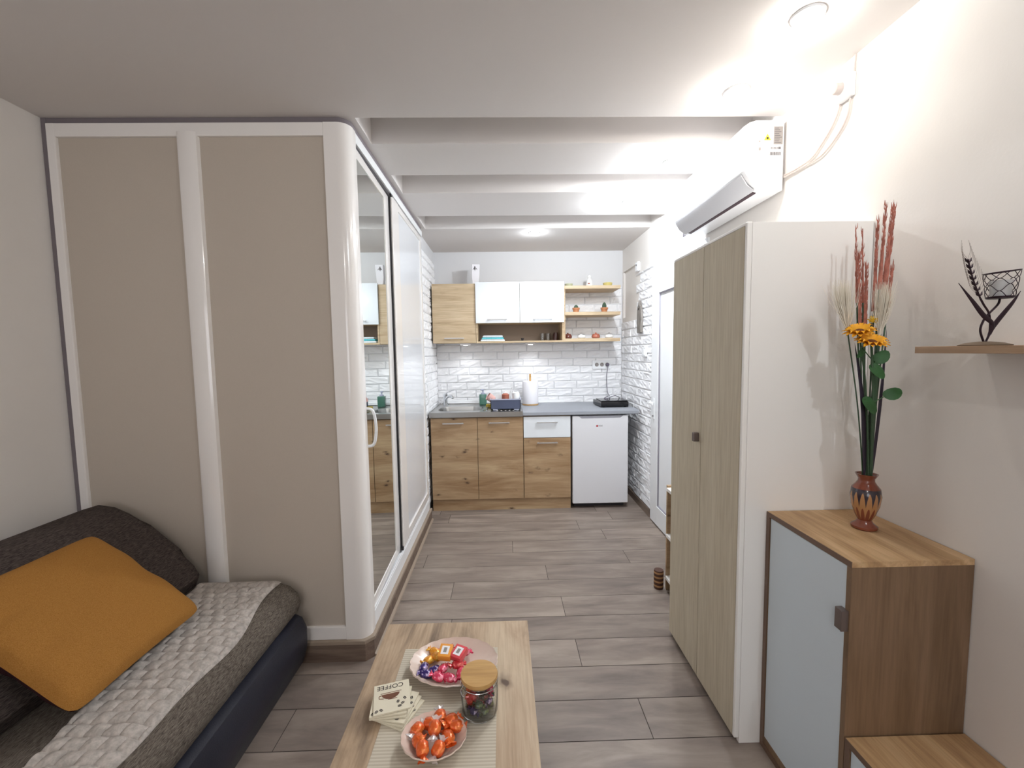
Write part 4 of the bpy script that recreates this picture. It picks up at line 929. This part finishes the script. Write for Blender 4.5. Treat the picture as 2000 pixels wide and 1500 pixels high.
# ------------------------------------------------------------------ sofa (left)
sf = thing('sofa', 'grey woven fabric sofa bed with navy base and sloping backrest against the left wall', 'sofa', (-1.4, 1.0, 0))
YS0, YS1 = -.05, 1.865
bm = B()
seat = [(-1.52,.26),(-1.52,.385),(-1.44,.405),(-1.10,.412),(-1.01,.408),(-.965,.392),(-.932,.36),(-.920,.32),(-.930,.285),(-.95,.262)]
prism(bm, seat, 'y', YS0, YS1, .025, 4); link('seat', bm, sofa_fab, sf, smooth=True)
bm = B(); base_ = [(-1.85,.03),(-1.85,.27),(-.955,.27),(-.915,.25),(-.895,.20),(-.897,.12),(-.915,.05),(-.935,.03)]
prism(bm, base_, 'y', YS0+.005, YS1-.003, .03, 4); link('base', bm, navy, sf, smooth=True)
bm = B(); back = [(-1.895,.28),(-1.90,.62),(-1.87,.72),(-1.82,.768),(-1.76,.785),(-1.70,.775),(-1.64,.745),(-1.56,.682),(-1.44,.57),(-1.375,.50),(-1.352,.455),(-1.37,.41),(-1.46,.38),(-1.6,.28)]
prism(bm, back, 'y', YS0, YS1-.004, .03, 4); link('backrest', bm, sofa_back_fab, sf, smooth=True)
for y in (.1, 1.72):
    for x in (-1.75, -1.0): bm = B(); lathe(bm, [(.022,0),(.026,.035)], (x,y,0), 14); link('foot', bm, black_rub, sf)
# quilted pad
bm = B(); nu, nv = 96, 480
def pad(u, v, under=False):
    y = YS0+.03 + v*(YS1-.012-YS0-.03)
    xr = -.985 + .018*math.sin(y*6.0)+ .010*math.sin(y*13+1); xr = xr if y < 1.6 else xr
    k = max(0, min(1, (1.78-y)/.75)); k = k*k*(3-2*k)
    xl = -1.345 + .145*k + .012*math.sin(y*9)
    x = xl + u*(xr-xl)
    zs = .414 if x < -1.03 else .414 - .16*max(0,(x+1.03))**1.0 * 1.0 - 2.2*max(0, x+1.03)**2
    if under: return Vector((x, y, zs))
    ry = y/.040; row = math.floor(ry); fx = (x + (row%2)*.024)/.048 + .08*math.sin(row*1.7)
    puff = (abs(math.sin(PI*(ry-row)))*abs(math.sin(PI*fx)))**.42
    edge = min(1, min(u, 1-u)*40, min(v,1-v)*90)
    return Vector((x, y, zs+.003+.012*puff*edge + .0015*math.sin(x*90+y*40)*edge))
G = [[bm.verts.new(pad(i/nu, j/nv)) for j in range(nv+1)] for i in range(nu+1)]
for i in range(nu):
    for j in range(nv): bm.faces.new((G[i][j], G[i+1][j], G[i+1][j+1], G[i][j+1]))
bnd = [G[i][0] for i in range(nu+1)] + [G[nu][j] for j in range(1,nv+1)] + [G[i][nv] for i in range(nu-1,-1,-1)] + [G[0][j] for j in range(nv-1,0,-1)]
H_ = [[bm.verts.new(pad(i/nu, j/nv, True)) for j in range(nv+1)] for i in range(nu+1)]
for i in range(nu):
    for j in range(nv): bm.faces.new((H_[i][j], H_[i][j+1], H_[i+1][j+1], H_[i+1][j]))
low = [H_[i][0] for i in range(nu+1)] + [H_[nu][j] for j in range(1,nv+1)] + [H_[i][nv] for i in range(nu-1,-1,-1)] + [H_[0][j] for j in range(nv-1,0,-1)]
for i in range(len(bnd)): bm.faces.new((bnd[i], bnd[(i+1)%len(bnd)], low[(i+1)%len(bnd)], low[i]))
tag(link('quilted_pad', bm, pad_fab, origin=(-1.2,1.0,.412), smooth=True), 'light grey quilted pad spread over the sofa seat', 'blanket')
# mustard cushion
A_, B_, C_, D_ = Vector((-1.555,1.600,.760)), Vector((-1.150,1.560,.468)), Vector((-1.165,1.105,.462)), Vector((-1.565,1.10,.755))
cen = (A_+B_+C_+D_)/4; U = ((B_-A_)+(C_-D_))/4; V = ((A_-D_)+(B_-C_))/4; Nn = U.cross(V).normalized()
if Nn.z < 0: Nn = -Nn
pl = thing('cushion', 'mustard yellow square cushion leaning on the sofa backrest', 'cushion', tuple(cen - Vector((0,0,.12))))
def pil(sgn, n=36, T=.058):
    bm = B(); G = []
    for i in range(n+1):
        row = []
        for j in range(n+1):
            u, v = 2*i/n-1, 2*j/n-1
            pin = 1 - .03*(1-abs(u)**2)*abs(v)**6 - .05*(abs(u*v))**9; pin2 = 1 - .03*(1-abs(v)**2)*abs(u)**6 - .05*(abs(u*v))**9
            h = max(0, (1-u**4)*(1-v**4))**.5 * T
            wr = .0025*math.sin(9*u+5*v)*(1-abs(u))*2 + .004*math.exp(-((v+.75)**2)*14)*math.sin(22*u)*(1-u*u)
            row.append(bm.verts.new(cen + U*u*pin2 + V*v*pin + Nn*sgn*(h + (wr if h > .01 else 0))))
        G.append(row)
    for i in range(n):
        for j in range(n): bm.faces.new((G[i][j], G[i+1][j], G[i+1][j+1], G[i][j+1]))
    return bm
link('cover', pil(1), mustard, pl, smooth=True)
link('back_cover', pil(-1), maroon, pl, smooth=True)

# ------------------------------------------------------------------ coffee table and what lies on it
TZ = .44
tb = thing('coffee_table', 'low oak coffee table with pale grain in the foreground', 'table', (-.175,.99,0))
bm = B(); box(bm, -.428, .075, .48, 1.488, TZ-.036, TZ, .0015); link('tabletop', bm, oak_t, tb)
for x in (-.40,.012):
    for y in (.51,1.41): bm = B(); box(bm, x, x+.036, y, y+.05, 0, TZ-.036, .001); link('leg', bm, oak_sv, tb)
bm = B(); box(bm, -.39, .04, .53, 1.44, .14, .158, .001); link('lower_shelf', bm, oak_t, tb)
bm = B()
prism(bm, [(-.338,.55),(-.033,.55),(-.0325,1.347),(-.337,1.350)], 'z', TZ+.0003, TZ+.0022)
tag(link('table_runner', bm, runner_m, origin=(-.18,.95,TZ)), 'beige ribbed runner down the middle of the coffee table', 'table runner')
TR = TZ+.0024
def plate(cx_, cy2, r, label, sx=1.0, n=84, lobes=21, sy=1.0, depth=.032):
    bm = B()
    sc = lambda a, z: 1 + (.025*abs(math.sin(lobes*a/2)) if z > depth*.6 else 0)
    prof = [(r*.55,0),(r*.60,.0015),(r*.82,depth*.5),(r*.97,depth*.93),(r,depth),(r*.985,depth+.003),(r*.94,depth*.95),(r*.78,depth*.5+.003),(r*.56,.005)]
    lathe(bm, prof, (cx_,cy2,TR), n, True, True, sx, sy, sc)
    return tag(link('plate', bm, rose_plate, origin=(cx_,cy2,TR), smooth=True), label, 'plate', 'scalloped plates on the coffee table')
P1 = (-.165, 1.250, .133); P2 = (-.186, .995, .080)
plate(*P1, 'larger scalloped pale pink plate holding mixed wrapped sweets', sy=.78)
plate(*P2, 'smaller scalloped pale pink plate holding orange wrapped sweets', lobes=17, sy=.86)
# wrapped sweets: body with two twisted ends
def wrapper(name, c1, c2, rough=.25):
    m = plain(name, c1, rough, metal=.25, coat=.5); nt = m.node_tree; b = nt.nodes['Principled BSDF']
    tc = nt.nodes.new('ShaderNodeTexCoord'); v = nt.nodes.new('ShaderNodeTexNoise'); v.inputs['Scale'].default_value = 90
    nt.links.new(tc.outputs['Object'], v.inputs['Vector'])
    r_ = nt.nodes.new('ShaderNodeValToRGB'); r_.color_ramp.elements[0].position = .52; r_.color_ramp.elements[1].position = .60
    r_.color_ramp.elements[0].color = srgb(*c1); r_.color_ramp.elements[1].color = srgb(*c2)
    nt.links.new(v.outputs['Fac'], r_.inputs['Fac']); nt.links.new(r_.outputs['Color'], b.inputs['Base Color'])
    bp = nt.nodes.new('ShaderNodeBump'); bp.inputs['Strength'].default_value = .8; bp.inputs['Distance'].default_value = .003; nt.links.new(v.outputs['Fac'], bp.inputs['Height']); nt.links.new(bp.outputs['Normal'], b.inputs['Normal'])
    return m
W_or = wrapper('orange_wrapper', (226,96,34), (240,130,60)); W_pk = wrapper('pink_wrapper', (216,60,96), (240,150,170)); W_rd = wrapper('red_wrapper', (206,50,60), (236,120,110))
W_pu = wrapper('purple_wrapper', (52,34,110), (200,180,220)); W_ye = wrapper('yellow_wrapper', (228,150,40), (240,200,90)); W_gr = wrapper('green_wrapper', (44,72,46), (120,140,80)); W_dk = wrapper('dark_wrapper', (54,36,34), (150,60,60))
W_cl = plain('clear_wrapper', (240,232,232), .15, trans=.5)
def sweet(name, label, c, ln, rad, m, tail_m, ang, tilt, group, shape='round'):
    t = thing(name, label, 'sweet', tuple(c), group)
    M = Matrix.Translation(Vector(c)) @ Matrix.Rotation(ang,4,'Z') @ Matrix.Rotation(tilt,4,'Y')
    bm = B(); n_ = 14
    rings = [(-ln*.5,rad*.28),(-ln*.46,rad*.7),(-ln*.3,rad*.97),(0,rad*1.04),(ln*.3,rad*.97),(ln*.46,rad*.7),(ln*.5,rad*.28)]
    R_ = []
    for x, r_ in rings:
        R_.append([bm.verts.new(M @ Vector((x, r_*math.cos(2*PI*k/n_)*(1+.05*math.sin(5*k+x*300)), r_*math.sin(2*PI*k/n_)*.85))) for k in range(n_)])
    for a, b in zip(R_, R_[1:]):
        for k in range(n_): bm.faces.new((a[k], a[(k+1)%n_], b[(k+1)%n_], b[k]))
    bm.faces.new(R_[0][::-1]); bm.faces.new(R_[-1]); link('body', bm, m, t, smooth=True)
    for s in (-1, 1):
        bm = B(); n2 = 12
        r1 = [bm.verts.new(M @ Vector((s*ln*.49, rad*.22*math.cos(2*PI*k/n2), rad*.22*math.sin(2*PI*k/n2)))) for k in range(n2)]
        r2 = [bm.verts.new(M @ Vector((s*(ln*.5+rad*.75+.002*math.sin(3*k)), rad*.85*math.cos(2*PI*k/n2)*(1+.2*(k%2)), rad*.30*math.sin(2*PI*k/n2)+.0015*((k%2)*2-1)))) for k in range(n2)]
        for k in range(n2): bm.faces.new((r1[k], r1[(k+1)%n2], r2[(k+1)%n2], r2[k]))
        link('twisted_end', bm, tail_m, t, smooth=True)
    return t
# orange sweets on the near plate
og = [(-.232,1.018,.024,'back left'),(-.205,1.038,.020,'back left of the middle, with clear ends'),(-.178,1.052,.026,'furthest back'),(-.135,1.022,.026,'right, biggest looking'),(-.185,1.003,.040,'on top in the centre'),(-.150,.990,.026,'right of the centre'),(-.222,.985,.024,'left of the centre'),(-.208,.960,.028,'nearest the viewer, left'),(-.170,.960,.026,'nearest the viewer, right'),(-.148,1.036,.030,'back right by the rim')]
for i, (x, y, dz, lb) in enumerate(og):
    sweet('wrapped_sweet', 'round orange wrapped sweet on the smaller plate, ' + lb, (x, y, TR+dz+.002), .032, .0155, W_or, W_cl if i % 2 == 0 else W_or, random.uniform(0,PI), random.uniform(-.35,.35), 'orange sweets on the smaller plate')
# mixed sweets on the far plate
mx_ = [(-.232,1.30,.022,W_ye,'yellow','upper left'),(-.222,1.275,.026,W_ye,'yellow','left of the orange box sweet'),(-.245,1.268,.020,W_ye,'yellow','leftmost of the yellow ones'),(-.200,1.315,.022,W_rd,'red','furthest back'),(-.255,1.235,.022,W_pu,'purple','upper of the two purple ones at the left'),(-.243,1.205,.024,W_pu,'purple','lower of the two purple ones at the left'),(-.222,1.225,.020,W_pu,'purple','inner one beside the pink sweets'),(-.205,1.192,.024,W_pk,'pink','nearest the viewer'),(-.172,1.188,.024,W_pk,'pink','in front of the red box sweet'),(-.195,1.222,.026,W_pk,'pink','in the middle of the plate'),(-.140,1.205,.024,W_pk,'pink','right, close to the jar'),(-.138,1.290,.026,W_pk,'pink','back right'),(-.152,1.232,.030,W_rd,'red','under the jar lid edge')]
for i, (x, y, dz, m, cn, lb) in enumerate(mx_):
    sweet('wrapped_sweet', cn + ' wrapped sweet on the larger plate, ' + lb, (x, y, TR+dz+.002), .034, .013, m, m, random.uniform(0,PI), random.uniform(-.3,.3), 'mixed sweets on the larger plate')
def boxsweet(c, ang, m, label, tilt=.25):
    t = thing('box_sweet', label, 'sweet', tuple(c), 'square sweets on the larger plate')
    M = Matrix.Translation(Vector(c)) @ Matrix.Rotation(ang,4,'Z') @ Matrix.Rotation(tilt,4,'X')
    bm = B(); box(bm, -.020,.020,-.022,.022,-.010,.010,.002); bmesh.ops.transform(bm, matrix=M, verts=bm.verts); link('body', bm, m, t, smooth=True)
    bm = B(); box(bm, -.012,.012,-.014,.014,.010,.0106); bmesh.ops.transform(bm, matrix=M, verts=bm.verts); l_ = link('label', bm, paper, t)
    bm = B(); box(bm, -.005,.005,-.008,.008,.0106,.0109); bmesh.ops.transform(bm, matrix=M, verts=bm.verts); link('print', bm, sticker_g, l_)
boxsweet((-.192,1.262,TR+.050), -.15, plain('orange_box_paper', (238,160,60), .4, coat=.4), 'square orange and white sweet on top of the larger plate')
boxsweet((-.150,1.255,TR+.050), -.5, plain('red_box_paper', (220,74,82), .4, coat=.4), 'square red and white sweet leaning beside the orange one')
# jar
jx, jy = -.078, 1.100; JR = .050
jr = thing('glass_jar', 'round glass jar with bamboo lid full of sweets on the coffee table', 'jar', (jx,jy,TR))
bm = B(); lathe(bm, [(.040,0),(.047,.003),(JR,.010),(JR,.082),(.046,.091),(.044,.096),(.0425,.096),(.0445,.090),(.0480,.081),(.0480,.012),(.045,.006),(.01,.005)], (jx,jy,TR), 48); link('jar_body', bm, glass_m, jr, smooth=True)
bm = B(); lathe(bm, [(.041,.088),(.041,.097),(.0495,.097),(.0505,.099),(.0505,.106),(.0495,.108)], (jx,jy,TR), 48); link('lid', bm, bamboo, jr, smooth=True)
bm = B(); tube(bm, [(jx+.0505*math.cos(a), jy+.0505*math.sin(a), TR+.088) for a in [2*PI*k/40 for k in range(41)]], .0012, 6); tube(bm, spline([(jx-.040,jy-.031,TR+.10),(jx-.047,jy-.034,TR+.085),(jx-.040,jy-.040,TR+.075),(jx-.032,jy-.040,TR+.085)]), .0013, 6); link('wire_clip', bm, chrome, jr, smooth=True)
jm = [W_rd, W_pk, W_dk, W_gr, W_or, W_gr, W_pu]; jc = ['red','pink','dark brown','green','orange','green','purple']
k = 0
for lvl, zz in enumerate((.019,.040,.061)):
    for q in range(6):
        a = 2*PI*q/6 + lvl*.5; r_ = .0285
        mi = (k*3+lvl) % 7
        if lvl == 0: mi = (3,5,2,3,6,5)[q]
        if lvl == 2: mi = (0,1,4,0,2,1)[q]
        where = ('bottom','middle','top')[lvl]
        side = ('on the right','at the back right','at the back left','on the left','at the front left','at the front right')[int(((a+PI/6) % (2*PI))/(PI/3)) % 6]
        sweet('jar_sweet', f'{jc[mi]} wrapped sweet inside the glass jar, {where} layer {side}', (jx+r_*math.cos(a), jy+r_*math.sin(a), TR+zz), .020, .0105, jm[mi], jm[mi], a+PI/2, .3*(-1)**q, 'sweets inside the glass jar'); k += 1
    sweet('jar_sweet', f'wrapped sweet in the centre of the {where} layer inside the glass jar', (jx, jy, TR+zz+.004), .018, .0105, jm[lvl+1], jm[lvl+1], lvl, .2, 'sweets inside the glass jar')
# coasters
card = plain('cream_coaster_face', (226,218,196), .6); cork = plain('coaster_core', (206,180,150), .8)
cxx, cyc = -.318, 1.112
angs = [(-.42,.018,-.006),(-.30,.012,-.004),(-.20,.008,-.002),(.06,-.004,.002),(.14,-.008,.004),(.26,-.004,.008)]
pos = ['bottom of the stack, turned most','second from the bottom','third from the bottom','fourth from the bottom','just under the top one','top of the stack with the cup print']
for i, (a, dx, dy) in enumerate(angs):
    z0 = TR+i*.0052; c3 = (cxx+dx, cyc+dy, z0)
    t = thing('coffee_coaster', 'square cream coffee coaster with brown print, ' + pos[i], 'coaster', c3, 'stack of coffee coasters on the coffee table')
    M = Matrix.Translation(Vector(c3)) @ Matrix.Rotation(a,4,'Z')
    bm = B(); box(bm, -.048,.048,-.052,.052,0,.0045,.0006); bmesh.ops.transform(bm, matrix=M, verts=bm.verts); cd = link('card', bm, card, t)
    # printing: beans near one edge, the word and the cup on the top one
    def bean(bm, x, y, r_, an):
        n_ = 12; ca, sa = math.cos(an), math.sin(an)
        for sg in (1,-1):
            vs = []
            for q in range(n_+1):
                th = PI*q/n_; px_, py_ = r_*math.cos(th), sg*(r_*.10 + r_*.55*math.sin(th)); vs.append(bm.verts.new((x+px_*ca-py_*sa, y+px_*sa+py_*ca, .0048)))
            bm.faces.new(vs)
    prints = ((.030,-.034,.5),(.017,-.028,1.4),(.036,-.020,2.2),(.024,-.043,.1),(-.040,-.042,.9),(-.030,-.037,2.4),(.040,.012,1.0),(.034,.030,2.0)) if i < 5 else ((.028,-.030,.5),(.016,-.022,1.4),(.034,-.014,2.2),(.020,-.038,.1),(-.040,-.042,.9),(-.028,-.040,2.4))
    for sgn in (1, -1):
        bm = B()
        for (bx_, by_, an) in prints:
            if bx_*sgn > 0: bean(bm, bx_, by_, .0055, an)
        bmesh.ops.transform(bm, matrix=M, verts=bm.verts); link('bean_print', bm, print_dk, cd)
    if i == 5:
        bm = B(); n_ = 20
        vs = [bm.verts.new((-.003+.024*math.cos(th), .012+.019*math.sin(th), .0048)) for th in [PI+PI*q/n_ for q in range(n_+1)]]; bm.faces.new(vs)
        box(bm, -.030,.026,.015,.017,.0046,.0048)
        tube(bm, [(-.026,.010,.0048),(-.034,.008,.0048),(-.034,.0,.0048),(-.022,-.003,.0048)], .0012, 4)
        box(bm, -.010,.014,-.009,-.007,.0046,.0048)
        bmesh.ops.transform(bm, matrix=M, verts=bm.verts); link('cup_print', bm, plain('brown_cup_print', (112,70,48), .6), cd)
        text_mesh('word_print', 'COFFEE', .021, cd, print_dk, M @ Matrix.Translation((-.004,.038,.0049)) @ Matrix.Rotation(PI,4,'Z'), .0001)

# tidy helper property
for o in D.objects:
    if '_o' in o: del o['_o']
